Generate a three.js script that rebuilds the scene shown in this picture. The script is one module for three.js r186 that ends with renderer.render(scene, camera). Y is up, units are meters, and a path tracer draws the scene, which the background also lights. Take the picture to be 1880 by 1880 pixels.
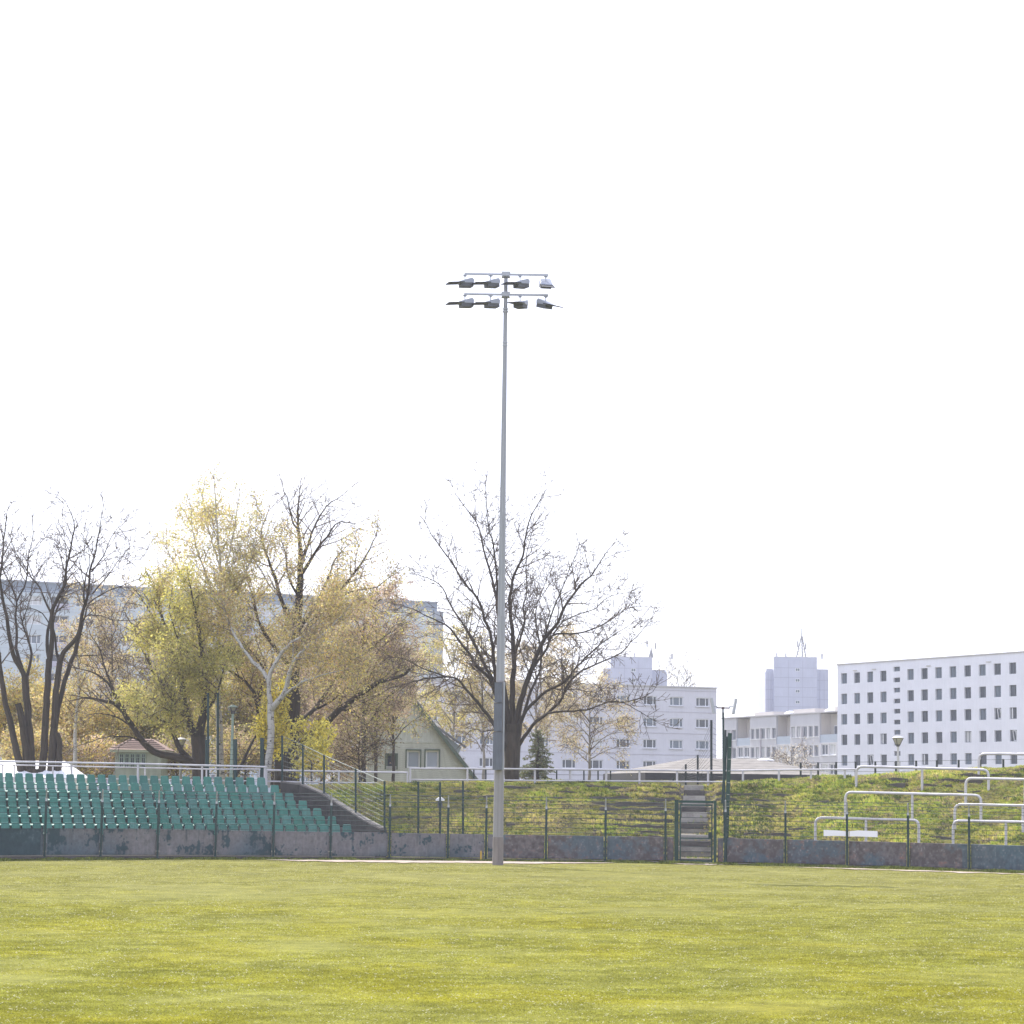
import * as THREE from 'three';
import { mergeGeometries } from 'three/addons/utils/BufferGeometryUtils.js';

// ---------- camera ----------
const scene = new THREE.Scene();
const FPX = 4400, HALF = 940, EYE = 2.5;                    // focal length and half frame in photograph pixels
const camera = new THREE.PerspectiveCamera(2 * Math.atan(HALF / FPX) * 180 / Math.PI, 1, 0.5, 4000);
camera.position.set(0, EYE, 0);
camera.rotation.order = 'YXZ';
camera.rotation.set(Math.atan(530 / FPX), 0, 0.0133);
camera.updateMatrixWorld(true);
scene.add(camera);

// ---------- sky, sun, exposure ----------
const SUN = new THREE.Vector3(-0.33, 0.72, -0.61).normalize();
{
  const W = 256, H = 128, d = new Float32Array(W * H * 4);
  for (let j = 0; j < H; j++) for (let i = 0; i < W; i++) {
    const th = (j + 0.5) / H * Math.PI - Math.PI / 2, ph = ((i + 0.5) / W - 0.5) * 2 * Math.PI;
    const v = new THREE.Vector3(Math.cos(th) * Math.cos(ph), Math.sin(th), Math.cos(th) * Math.sin(ph));
    const up = Math.max(0, v.y), g = Math.pow(Math.max(0, v.dot(SUN)), 5), hz = Math.pow(1 - up, 3);
    const L = 0.8 + 0.25 * hz + 0.6 * g;
    const o = (j * W + i) * 4, blue = (1 - hz) * (1 - 0.6 * g);
    d[o] = L * (1.0 - 0.12 * blue); d[o + 1] = L * (1.01 - 0.05 * blue); d[o + 2] = L * (1.07 + 0.2 * blue); d[o + 3] = 1;
  }
  const t = new THREE.DataTexture(d, W, H, THREE.RGBAFormat, THREE.FloatType);
  t.mapping = THREE.EquirectangularReflectionMapping; t.magFilter = THREE.LinearFilter; t.minFilter = THREE.LinearFilter; t.needsUpdate = true;
  scene.background = t; scene.environment = t;
}
const sun = new THREE.DirectionalLight(new THREE.Color(1, 0.95, 0.86), 5);
sun.target.position.set(0, 0, -105); sun.position.copy(sun.target.position).addScaledVector(SUN, 220);
sun.castShadow = true; sun.shadow.mapSize.set(4096, 4096);
Object.assign(sun.shadow.camera, { left: -90, right: 90, top: 90, bottom: -90, near: 1, far: 500 });
scene.add(sun, sun.target);
const renderer = new THREE.WebGLRenderer({ antialias: true });
renderer.toneMapping = THREE.LinearToneMapping;
renderer.toneMappingExposure = 1.6;
renderer.shadowMap.enabled = true;
scene.fog = new THREE.FogExp2(new THREE.Color(0.88, 0.9, 1.0), 0.00038);

// ---------- helpers ----------
function rngOf(seed) { let a = seed >>> 0; return () => { a = (a + 0x6D2B79F5) | 0; let t = Math.imul(a ^ (a >>> 15), 1 | a); t = (t + Math.imul(t ^ (t >>> 7), 61 | t)) ^ t; return ((t ^ (t >>> 14)) >>> 0) / 4294967296; }; }
const V = (x, y, z) => new THREE.Vector3(x, y, z);
const lerp = (a, b, t) => a + (b - a) * t, clamp = (x, a, b) => Math.min(b, Math.max(a, x));
const sstep = (a, b, x) => { const t = clamp((x - a) / (b - a), 0, 1); return t * t * (3 - 2 * t); };
function tab(list, x) { if (x <= list[0][0]) return list[0][1]; for (let i = 1; i < list.length; i++) if (x <= list[i][0]) return lerp(list[i - 1][1], list[i][1], (x - list[i - 1][0]) / (list[i][0] - list[i - 1][0])); return list[list.length - 1][1]; }
function hash(x, y, z = 0) { let h = Math.imul(x | 0, 374761393) ^ Math.imul(y | 0, 668265263) ^ Math.imul(z | 0, 2147483647 ^ 0x5bd1e995); h = Math.imul(h ^ (h >>> 13), 1274126177); return ((h ^ (h >>> 16)) >>> 0) / 4294967296; }
function vnoise(x, y, per = 0, s = 0) {
  const xi = Math.floor(x), yi = Math.floor(y), fx = x - xi, fy = y - yi, u = fx * fx * (3 - 2 * fx), v = fy * fy * (3 - 2 * fy);
  const w = (a) => per ? ((a % per) + per) % per : a;
  return lerp(lerp(hash(w(xi), w(yi), s), hash(w(xi + 1), w(yi), s), u), lerp(hash(w(xi), w(yi + 1), s), hash(w(xi + 1), w(yi + 1), s), u), v);
}
function fbm(x, y, o = 4, per = 0, s = 0) { let a = 0.5, r = 0, n = 0; for (let i = 0; i < o; i++) { r += a * vnoise(x, y, per, s + i); n += a; a *= 0.5; x *= 2; y *= 2; per *= 2; } return r / n; }
// a point of the place: along the sight line of photograph pixel (px, py), at distance D in front of the lens
function P(px, py, D) {
  const d = V((px - HALF) / FPX, -(py - HALF) / FPX, -1).applyQuaternion(camera.quaternion);
  return V(0, EYE, 0).addScaledVector(d, D / -d.z);
}
const FD = (px) => 101.5 - 8 * ((px - 1000) / 900) ** 2;      // the fence bends round the end of the field
function F(px, off = 0, y = 0) { const p = P(px, 1500, FD(px) + off); p.y = y; return p; }
const used = {};
function numbered(n) { if (used[n] === undefined) { used[n] = 0; return n; } used[n]++; return n + '_' + String(used[n]).padStart(3, '0'); }
function tag(o, label, category, group, kind) { if (label) o.userData.label = label; if (category) o.userData.category = category; if (group) o.userData.group = group; if (kind) o.userData.kind = kind; return o; }
function thing(name, label, category, pos = V(0, 0, 0), turn = 0, group) { const o = new THREE.Group(); o.name = numbered(name); o.position.copy(pos); o.rotation.y = turn; scene.add(o); return tag(o, label, category, group); }
function mesh(name, geo, mat, parent = scene) { const g = Array.isArray(geo) ? merge(geo) : geo; const m = new THREE.Mesh(g, mat); m.name = parent === scene ? numbered(name) : name; m.castShadow = m.receiveShadow = true; parent.add(m); return m; }
function copy(o, label) { const c = o.clone(); c.name = numbered(o.name.replace(/_\d\d\d$/, '')); if (label) c.userData.label = label; scene.add(c); return c; }
function merge(list) {
  const keep = list.every((g) => g.attributes.color) ? ['position', 'normal', 'uv', 'color'] : ['position', 'normal', 'uv'];
  return mergeGeometries(list.map((g) => { const h = g.index ? g.toNonIndexed() : g; for (const k of Object.keys(h.attributes)) if (!keep.includes(k)) h.deleteAttribute(k); return h; }));
}
function bx(w, h, d, x = 0, y = 0, z = 0, ry = 0) { const g = new THREE.BoxGeometry(w, h, d); if (ry) g.rotateY(ry); g.translate(x, y, z); return g; }
function cyl(a, b, r0, r1 = r0, seg = 6) {
  const d = b.clone().sub(a), L = d.length(), g = new THREE.CylinderGeometry(r1, r0, L, seg);
  g.applyQuaternion(new THREE.Quaternion().setFromUnitVectors(V(0, 1, 0), d.normalize())); g.translate((a.x + b.x) / 2, (a.y + b.y) / 2, (a.z + b.z) / 2); return g;
}
function tubePath(pts, r, seg = 8, n = 0) { return new THREE.TubeGeometry(new THREE.CatmullRomCurve3(pts, false, 'catmullrom', 0.2), n || pts.length * 4, r, seg); }
// a closed profile [[off, y], ...] swept along the bend of the fence between two stations
function sweep(px0, px1, n, prof, base = V(0, 0, 0)) {
  const pos = [], uv = [], m = prof.length; let s = 0;
  const rings = [], S = [];
  for (let i = 0; i <= n; i++) { const px = lerp(px0, px1, i / n); rings.push(prof.map(([o, y]) => F(px, o, typeof y === 'function' ? y(px) : y).sub(base))); if (i) s += rings[i][0].distanceTo(rings[i - 1][0]); S.push(s); }
  const tri = (a, b, c, ua, ub, uc) => { for (const p of [a, b, c]) pos.push(p.x, p.y, p.z); uv.push(...ua, ...ub, ...uc); };
  for (let i = 0; i < n; i++) for (let j = 0; j < m; j++) {
    const k = (j + 1) % m, a = rings[i][j], b = rings[i + 1][j], c = rings[i + 1][k], d = rings[i][k];
    const va = a.y + prof[j][0], vd = d.y + prof[k][0];
    tri(a, b, c, [S[i], va], [S[i + 1], va], [S[i + 1], vd]); tri(a, c, d, [S[i], va], [S[i + 1], vd], [S[i], vd]);
  }
  for (const [i, flip] of [[0, 0], [n, 1]]) for (let j = 1; j < m - 1; j++) {
    const t = [rings[i][0], rings[i][j], rings[i][j + 1]]; if (flip) t.reverse();
    tri(...t, ...t.map((p) => [S[i] + p.z * 0.01, p.y]));
  }
  const g = new THREE.BufferGeometry();
  g.setAttribute('position', new THREE.Float32BufferAttribute(pos, 3)); g.setAttribute('uv', new THREE.Float32BufferAttribute(uv, 2)); g.computeVertexNormals(); return g;
}
function tex(w, h, fn, srgb = true) {
  const d = new Uint8Array(w * h * 4);
  for (let j = 0; j < h; j++) for (let i = 0; i < w; i++) { const c = fn(i / w, j / h), o = (j * w + i) * 4; for (let k = 0; k < 3; k++) { const x = clamp(c[k], 0, 1); d[o + k] = 255 * (srgb ? (x <= 0.0031308 ? 12.92 * x : 1.055 * Math.pow(x, 1 / 2.4) - 0.055) : x); } d[o + 3] = 255; }
  const t = new THREE.DataTexture(d, w, h); t.wrapS = t.wrapT = THREE.RepeatWrapping; t.magFilter = THREE.LinearFilter; t.minFilter = THREE.LinearMipmapLinearFilter; t.generateMipmaps = true;
  if (srgb) t.colorSpace = THREE.SRGBColorSpace; t.needsUpdate = true; return t;
}
function rep(t, x, y = x) { const c = t.clone(); c.repeat.set(x, y); c.needsUpdate = true; return c; }
const RGB = (r, g, b) => new THREE.Color().setRGB(r, g, b);
const std = (r, g, b, rough = 0.85, extra = {}) => new THREE.MeshStandardMaterial({ color: RGB(r, g, b), roughness: rough, ...extra });
const ORD = ['', 'first', 'second', 'third', 'fourth', 'fifth', 'sixth', 'seventh', 'eighth', 'ninth', 'tenth', 'eleventh', 'twelfth', 'thirteenth', 'fourteenth', 'fifteenth', 'sixteenth', 'seventeenth', 'eighteenth', 'nineteenth', 'twentieth', 'twenty-first', 'twenty-second', 'twenty-third', 'twenty-fourth', 'twenty-fifth', 'twenty-sixth', 'twenty-seventh', 'twenty-eighth', 'twenty-ninth', 'thirtieth', 'thirty-first', 'thirty-second', 'thirty-third', 'thirty-fourth', 'thirty-fifth'];

// ---------- materials ----------
const mottle = tex(512, 512, (u, v) => { const a = fbm(u * 8, v * 8, 6, 8, 3), b = fbm(u * 64, v * 64, 2, 64, 9); const k = 0.62 + 0.55 * (a - 0.5) + 0.25 * (b - 0.5) + 0.2; return [k, k * 0.99, k * 0.97]; });
const streak = tex(512, 512, (u, v) => { const a = fbm(u * 32, v * 3, 4, 0, 5), b = fbm(u * 8, v * 8, 4, 8, 7); const k = 0.82 + 0.35 * (a - 0.5) + 0.3 * (b - 0.5); return [k, k, k]; });
const M = {
  concrete: std(0.36, 0.34, 0.31, 0.92, { map: rep(mottle, 0.4), bumpMap: rep(mottle, 0.4), bumpScale: 0.01 }),
  concreteDark: std(0.11, 0.1, 0.09, 0.95, { map: rep(mottle, 0.5), bumpMap: rep(mottle, 0.5), bumpScale: 0.012 }),
  stairStone: std(0.2, 0.185, 0.17, 0.95, { map: rep(mottle, 0.5), bumpMap: rep(mottle, 0.5), bumpScale: 0.012 }),
  poleConcrete: std(0.31, 0.3, 0.305, 0.8, { map: rep(streak, 0.5, 0.08) }),
  poleFoot: std(0.27, 0.235, 0.225, 0.9, { map: rep(streak, 0.5, 0.3) }),
  galv: std(0.36, 0.375, 0.4, 0.5, { metalness: 0.35, map: rep(streak, 1, 0.1) }),
  galvPlain: std(0.4, 0.42, 0.46, 0.5, { metalness: 0.4 }),
  boxGrey: std(0.13, 0.148, 0.185, 0.55, { map: rep(streak, 1, 0.5) }),
  greenPaint: std(0.006, 0.032, 0.03, 0.5),
  greenGate: std(0.005, 0.042, 0.03, 0.45),
  greenWire: std(0.014, 0.03, 0.027, 0.5),
  paleWire: std(0.26, 0.3, 0.27, 0.5),
  blackPaint: std(0.02, 0.03, 0.03, 0.5),
  whiteTube: std(0.62, 0.6, 0.62, 0.45, { map: rep(streak, 1, 0.3) }),
  white: std(0.8, 0.8, 0.8, 0.6),
  lampSilver: std(0.3, 0.32, 0.37, 0.4, { metalness: 0.4 }),
  lampDark: std(0.09, 0.095, 0.11, 0.6),
  lampBlack: std(0.02, 0.02, 0.022, 0.6),
};
// ---------- ground ----------
mesh('ground', (() => { const g = new THREE.CircleGeometry(3000, 64); g.rotateX(-Math.PI / 2); g.translate(0, -0.05, 0); return g; })(), std(0.16, 0.15, 0.08, 1)).userData.kind = 'structure';
const fieldCol = (x, z) => {
  const a = fbm(x * 0.16 + 40, z * 0.14, 4, 0, 21), b = fbm(x * 0.6, z * 0.55 + 9, 4, 0, 31), c = fbm(x * 0.05, z * 0.05 + 70, 2, 0, 41), e = fbm(x * 2.2, z * 2.6, 3, 0, 51);
  const far = sstep(32, 85, -z), band = 0.5 + 0.5 * Math.sin(-z * 0.85 + 0.02 * x + 2 * (c - 0.5));
  const dry = clamp((a - 0.42) * 1.4, 0, 1) * 0.25 + far * 0.6 + (e - 0.5) * 0.5, rich = clamp((b - 0.42) * 2.2, 0, 1) * (1 - 0.6 * far);
  let r = lerp(0.24, 0.255, dry), g = lerp(0.23, 0.232, dry), bl = lerp(0.04, 0.066, dry);
  r = lerp(r, 0.255, rich * 0.7); g = lerp(g, 0.226, rich * 0.7); bl = lerp(bl, 0.02, rich * 0.85);
  const k = (0.9 + 0.06 * (1 - far)) * (1 + 0.75 * (e - 0.5) + 0.16 * (b - 0.5)) * (0.96 + 0.07 * band);
  return [r * k * 0.965, g * k * 1.0, bl * k * 1.15];
};
{
  const nx = 260, nz = 320, pos = [], col = [], uv = [], idx = [];
  for (let j = 0; j <= nz; j++) for (let i = 0; i <= nx; i++) {
    const px = lerp(-700, 2600, i / nx), t = j / nz, D = lerp(12, FD(clamp(px, -300, 2200)) + 0.3, t);
    const p = P(px, 1500, D); const y = 0.03 * (fbm(p.x * 0.3, p.z * 0.3, 3) - 0.5);
    pos.push(p.x, y, p.z); col.push(...fieldCol(p.x, p.z)); uv.push(p.x / 3, p.z / 3);
    if (i < nx && j < nz) { const a = j * (nx + 1) + i; idx.push(a, a + 1, a + nx + 2, a, a + nx + 2, a + nx + 1); }
  }
  const g = new THREE.BufferGeometry(); g.setAttribute('position', new THREE.Float32BufferAttribute(pos, 3)); g.setAttribute('color', new THREE.Float32BufferAttribute(col, 3)); g.setAttribute('uv', new THREE.Float32BufferAttribute(uv, 2)); g.setIndex(idx); g.computeVertexNormals();
  const grassTex = tex(1024, 1024, (u, v) => { const a = fbm(u * 160, v * 160, 3, 160, 2), b = fbm(u * 24, v * 24, 4, 24, 6); const k = 0.8 + 0.9 * (a - 0.5) + 0.5 * (b - 0.5); return [k, k, k * 0.95]; });
  const m = mesh('playing_field', g, new THREE.MeshPhysicalMaterial({ vertexColors: true, specularIntensity: 0.15, map: grassTex, bumpMap: grassTex, bumpScale: 0.02, roughness: 0.95 }));
  m.userData.kind = 'structure';
}
function bladeGeo(nBlade, spread, seed) {
  const r = rngOf(seed), pos = [], nor = [];
  for (let i = 0; i < nBlade; i++) {
    const a = r() * 6.283, x = (r() - 0.5) * spread, z = (r() - 0.5) * spread, h = 0.6 + 0.5 * r(), w = 0.11 + 0.06 * r(), l = 0.25 + 0.7 * r(), b = r() * 6.283;
    const dx = Math.cos(a) * w, dz = Math.sin(a) * w, tx = x + Math.cos(b) * l, tz = z + Math.sin(b) * l, mx = x + Math.cos(b) * l * 0.35, mz = z + Math.sin(b) * l * 0.35;
    pos.push(x - dx, 0, z - dz, x + dx, 0, z + dz, mx + dx * 0.6, h * 0.7, mz + dz * 0.6, x - dx, 0, z - dz, mx + dx * 0.6, h * 0.7, mz + dz * 0.6, tx, h, tz);
  }
  const g = new THREE.BufferGeometry(); g.setAttribute('position', new THREE.Float32BufferAttribute(pos, 3)); g.computeVertexNormals();
  g.setAttribute('uv', new THREE.Float32BufferAttribute(new Float32Array(pos.length / 3 * 2), 2)); return g;
}
const grassMat = new THREE.MeshPhysicalMaterial({ color: 0xffffff, roughness: 0.85, specularIntensity: 0.4, transmission: 0.4, thickness: 0, side: THREE.DoubleSide });
function scatter(name, label, cat, geo, n, fn, mat = grassMat, parent = scene) {
  const im = new THREE.InstancedMesh(geo, mat, n), m = new THREE.Matrix4(), q = new THREE.Quaternion(), c = new THREE.Color(), Y = V(0, 1, 0);
  let k = 0;
  for (let i = 0; i < n; i++) { const o = fn(i); if (!o) continue; q.setFromAxisAngle(Y, o.a); m.compose(o.p, q, V(o.w ?? o.s, o.s, o.w ?? o.s)); im.setMatrixAt(k, m); im.setColorAt(k, c.setRGB(...o.c)); k++; }
  im.count = k; im.name = numbered(name); im.castShadow = im.receiveShadow = true; tag(im, label, cat, null, 'stuff'); parent.add(im); return im;
}
{
  const r = rngOf(11), N = 640000;
  scatter('field_grass', 'short yellow-green mown grass covering the playing field', 'grass', bladeGeo(5, 1.6, 5), N, () => {
    const t = Math.pow(r(), 1.25), D = 25 * Math.pow(99 / 25, t), px = lerp(-60, 1940, r()); if (D > FD(px) - 1) return null;
    const p = P(px, 1500, D); p.y = -0.01; const c = fieldCol(p.x, p.z), k = 0.6 + 0.85 * r(), w = r();
    const lush = fbm(p.x * 0.9, p.z * 0.7, 2, 0, 61);
    const cc = w > 0.975 ? [0.75, 0.73, 0.55] : [c[0] * k * 1.62, c[1] * k * 1.62, c[2] * k * 1.45];  // the rare pale tufts are sun glints painted as blade colour
    return { p, a: r() * 6.28, s: (0.018 + 0.012 * lush) * (0.7 + 0.6 * r()), w: (0.022 + 0.022 * r()) * (w > 0.975 ? 1.5 : 1), c: cc };
  });
}
// sandy strip between the grass and the fence
function sandStrip(px0, px1, oA, oB, seed) {
  const pos = [], uv = [], idx = [], n = 140, m = 10;
  for (let i = 0; i <= n; i++) for (let j = 0; j <= m; j++) {
    const px = lerp(px0, px1, i / n), e = Math.sin(Math.PI * i / n) ** 0.4;
    const a = oA * e + (fbm(px * 0.05, seed, 3) - 0.5) * 2.2 * e, b = oB + (fbm(px * 0.04, seed + 5, 3) - 0.5) * 0.8;
    const p = F(px, lerp(Math.min(a, b - 0.02), b, j / m), 0.024); pos.push(p.x, p.y, p.z); uv.push(p.x / 2, p.z / 2);
    if (i < n && j < m) { const q = i * (m + 1) + j; idx.push(q, q + m + 1, q + m + 2, q, q + m + 2, q + 1); }
  }
  const g = new THREE.BufferGeometry(); g.setAttribute('position', new THREE.Float32BufferAttribute(pos, 3)); g.setAttribute('uv', new THREE.Float32BufferAttribute(uv, 2)); g.setIndex(idx); g.computeVertexNormals();
  mesh('sand_path', g, std(0.42, 0.34, 0.28, 1, { map: mottle, bumpMap: mottle, bumpScale: 0.02 })).userData.kind = 'structure';
}
sandStrip(470, 1150, -5.2, -1.9, 3); sandStrip(1400, 2000, -4.0, -2.6, 8); sandStrip(1225, 1345, -2.2, 0.2, 5);

// ---------- embankment behind the fence ----------
const RISE = 0.24, RUN = 0.56, OFF0 = 0.75;
const crestY = (px) => -0.12 + tab([[-300, 2.35], [500, 2.9], [560, 3.1], [640, 3.2], [700, 3.24], [1000, 3.42], [1340, 3.54], [1500, 3.78], [1640, 3.95], [1880, 4.34], [2200, 4.9]], px);
const paraPx = (off) => tab([[0.5, 708], [0.7, 704], [2.3, 672], [3.9, 640], [6, 590], [7.6, 553], [8.4, 519], [9.6, 509], [12, 495]], off);   // line of the stand's side wall
function embY(px, off) {
  const s = off - OFF0, j = s / RUN, fr = j - Math.floor(j), p = F(px, off);
  let y = 0.12 + RISE * (lerp(j, Math.floor(j) + sstep(0.72, 1.0, fr), 0.3 + 0.4 * sstep(1060, 1110, px) * (1 - sstep(1340, 1480, px))));
  if (s < 0) y = 0.1;
  const c = crestY(px); if (y > c - 0.25) y = c - 0.25 * Math.exp(-(y - c + 0.25) / 0.25);
  if (px < 712) y = lerp(Math.min(y * 0.7 - 0.25, off > 9.6 ? 2.5 : 2.3), y, sstep(paraPx(off) - 2, paraPx(off) + 6, px));
  const stair = sstep(1240, 1250, px) * (1 - sstep(1308, 1318, px));
  y += (1 - stair) * (0.27 * (fbm(p.x * 0.8, p.z * 1.1, 4, 0, 71) - 0.47)) * sstep(0, 1, s + 0.5) - stair * 0.16;
  if (off > 17) y = lerp(y, -0.1, sstep(17, 45, off));
  return y;
}
{
  const pxs = [], offs = []; for (let x = -260; x <= 2160; x += 7) pxs.push(x);
  for (let o = 0.3; o < 11.5; o += 0.08) offs.push(o); for (let o = 12; o <= 46; o += 1.7) offs.push(o);
  const pos = [], col = [], uv = [], idx = [], n = offs.length;
  pxs.forEach((px, i) => offs.forEach((o, j) => {
    const p = F(px, o, embY(px, o)); pos.push(p.x, p.y, p.z); uv.push(p.x / 2, p.z / 2);
    const k = fbm(p.x * 1.3, p.z * 1.3, 3, 0, 81), st = sstep(1236, 1250, px) * (1 - sstep(1306, 1322, px)) * 0.9;
    col.push(lerp(0.12 + 0.12 * k, 0.2, st), lerp(0.12 + 0.1 * k, 0.18, st), lerp(0.05, 0.15, st));
    if (i + 1 < pxs.length && j + 1 < n) { const q = i * n + j; idx.push(q, q + n, q + n + 1, q, q + n + 1, q + 1); }
  }));
  const g = new THREE.BufferGeometry(); g.setAttribute('position', new THREE.Float32BufferAttribute(pos, 3)); g.setAttribute('color', new THREE.Float32BufferAttribute(col, 3)); g.setAttribute('uv', new THREE.Float32BufferAttribute(uv, 2)); g.setIndex(idx); g.computeVertexNormals();
  const emb = mesh('embankment', g, new THREE.MeshPhysicalMaterial({ vertexColors: true, specularIntensity: 0.15, roughness: 1, map: mottle, bumpMap: mottle, bumpScale: 0.03 })); emb.userData.kind = 'structure';
  // old concrete terrace steps peeping out of the turf
  const r = rngOf(77);
  for (let j = 0; j < 19; j++) {
    const o = OFF0 + RUN * (j + 0.72), y = 0.12 + RISE * (j + 0.86);
    for (let px = 700; px < 2000;) {
      const L = lerp(24, 50, r()), q = px + L / 2, c = crestY(q);
      const keep = q > 1095 && q < 1345 ? 0.94 : q > 1345 && q < 1500 ? 0.34 : q > 940 && q < 1095 ? 0.16 : (y > c - 0.6 && q > 1560 ? 0.7 : 0.12);
      if (!(q > 1236 && q < 1322) && y < c + 0.02 && r() < keep) {
        const t = (r() - 0.5) * 0.05 - (keep < 0.5 ? 0.03 : 0), d = (r() - 0.5) * 0.06;
        mesh('step', sweep(px + 0.2, px + L - 0.2, 4, [[o - 0.1 + d, y - 0.24 + t], [o - 0.1 + d, (p) => y + t + 0.03 * Math.sin(p * 0.13 + j)], [o + 0.24 + d, (p) => y + t + 0.01 + 0.03 * Math.sin(p * 0.13 + j)], [o + 0.24 + d, y - 0.24 + t]]), M.concreteDark, emb);
      }
      px += L;
    }
  }
  // the stair behind the gate
  for (let j = 0; j < 14; j++) { const o = OFF0 + RUN * j, y = 0.16 + RISE * j + 0.02, a = lerp(1244, 1256, j / 13), b = lerp(1308, 1292, j / 13); if (j === 1 || j === 5) continue; mesh('stair_step', sweep(a, b, 3, [[o, y - 0.22], [o, y], [o + RUN + 0.1, y + 0.01], [o + RUN + 0.1, y - 0.22]]), j % 3 ? M.concrete : M.concreteDark, emb); }
}
{
  const r = rngOf(91), dry = [0.46, 0.4, 0.16], lush = [0.27, 0.33, 0.06], yel = [0.42, 0.4, 0.08], dark = [0.09, 0.125, 0.03], soil = [0.22, 0.18, 0.13];
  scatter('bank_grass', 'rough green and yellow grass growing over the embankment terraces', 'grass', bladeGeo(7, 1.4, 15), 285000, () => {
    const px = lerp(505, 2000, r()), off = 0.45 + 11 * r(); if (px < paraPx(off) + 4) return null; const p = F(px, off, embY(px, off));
    if (p.y > crestY(px) + 0.3) return null;
    const n1 = fbm(p.x * 0.7, p.z * 0.7, 3, 0, 101), n2 = fbm(p.x * 0.35 + 30, p.z * 0.5, 3, 0, 111);
    if (px > 1246 && px < 1308 && r() < 0.93 - 0.5 * sstep(1280, 1308, px)) return null;
    const fr = ((off - OFF0) / RUN) % 1; const step = px > 1085 && px < 1345 ? 0.75 : 0.15;
    if (fr > 0.5 && fr < 0.98 && r() < step) return null;
    if (n1 < 0.4 && r() < 0.7) return null;
    const t = r(); const n3 = fbm(p.x * 1.6 + 9, p.z * 2.2, 3, 0, 115); let c = n3 > 0.58 && r() < 0.75 ? (r() < 0.5 ? soil : dry) : t < 0.12 + 1.2 * (n2 - 0.42) ? dry : t < 0.55 ? lush : t < 0.83 ? yel : dark; const k = (0.85 + 0.6 * r()) * (0.5 + 1.2 * n1);
    const shade = px > 1345 && px < 1420 && r() < 0.4 ? dark : c;  // shade right of the double post, painted in with darker tufts
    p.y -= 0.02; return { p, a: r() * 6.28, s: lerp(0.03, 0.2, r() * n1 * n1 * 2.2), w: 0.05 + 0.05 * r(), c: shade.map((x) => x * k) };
  });
  scatter('bank_weed', 'dark leafy weeds and tussocks dotted over the embankment, some added as painted shade', 'weeds', bladeGeo(16, 1.2, 17), 1700, () => {
    const px = lerp(690, 1990, r()), off = 0.6 + 9.5 * r(), p = F(px, off, embY(px, off)); if (p.y > crestY(px) + 0.15) return null; const n = fbm(p.x * 0.55 + 4, p.z * 0.8, 3, 0, 191); const inPaintedShade = px > 1345 && px < 1412 && off < 6;  // extra weeds beside the double post deepen its painted shade
    if ((n < 0.6 && !inPaintedShade) || (px > 1240 && px < 1316)) return null; const k = 0.6 + 0.7 * r(); p.y -= 0.03; return { p, a: r() * 6.28, s: 0.08 + 0.16 * r(), w: 0.12 + 0.12 * r(), c: [0.15 * k, 0.19 * k, 0.05 * k] };
  });
  // weedy fringe along the foot of the wall
  scatter('verge_grass', 'ragged tufts of grass along the foot of the concrete wall', 'grass', bladeGeo(7, 1.4, 16), 9000, () => {
    const px = lerp(-40, 1940, r()), off = -0.25 - 1.2 * r() * r(); const n = fbm(px * 0.03, 3, 3, 0, 121); if (n < 0.48 && r() < 0.8) return null;
    const p = F(px, off, 0); const k = 0.6 + 0.7 * r(); return { p, a: r() * 6.28, s: 0.05 + 0.13 * r() * n, w: 0.08 + 0.06 * r(), c: [0.17 * k, 0.2 * k, 0.04 * k] };
  });
}

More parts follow.
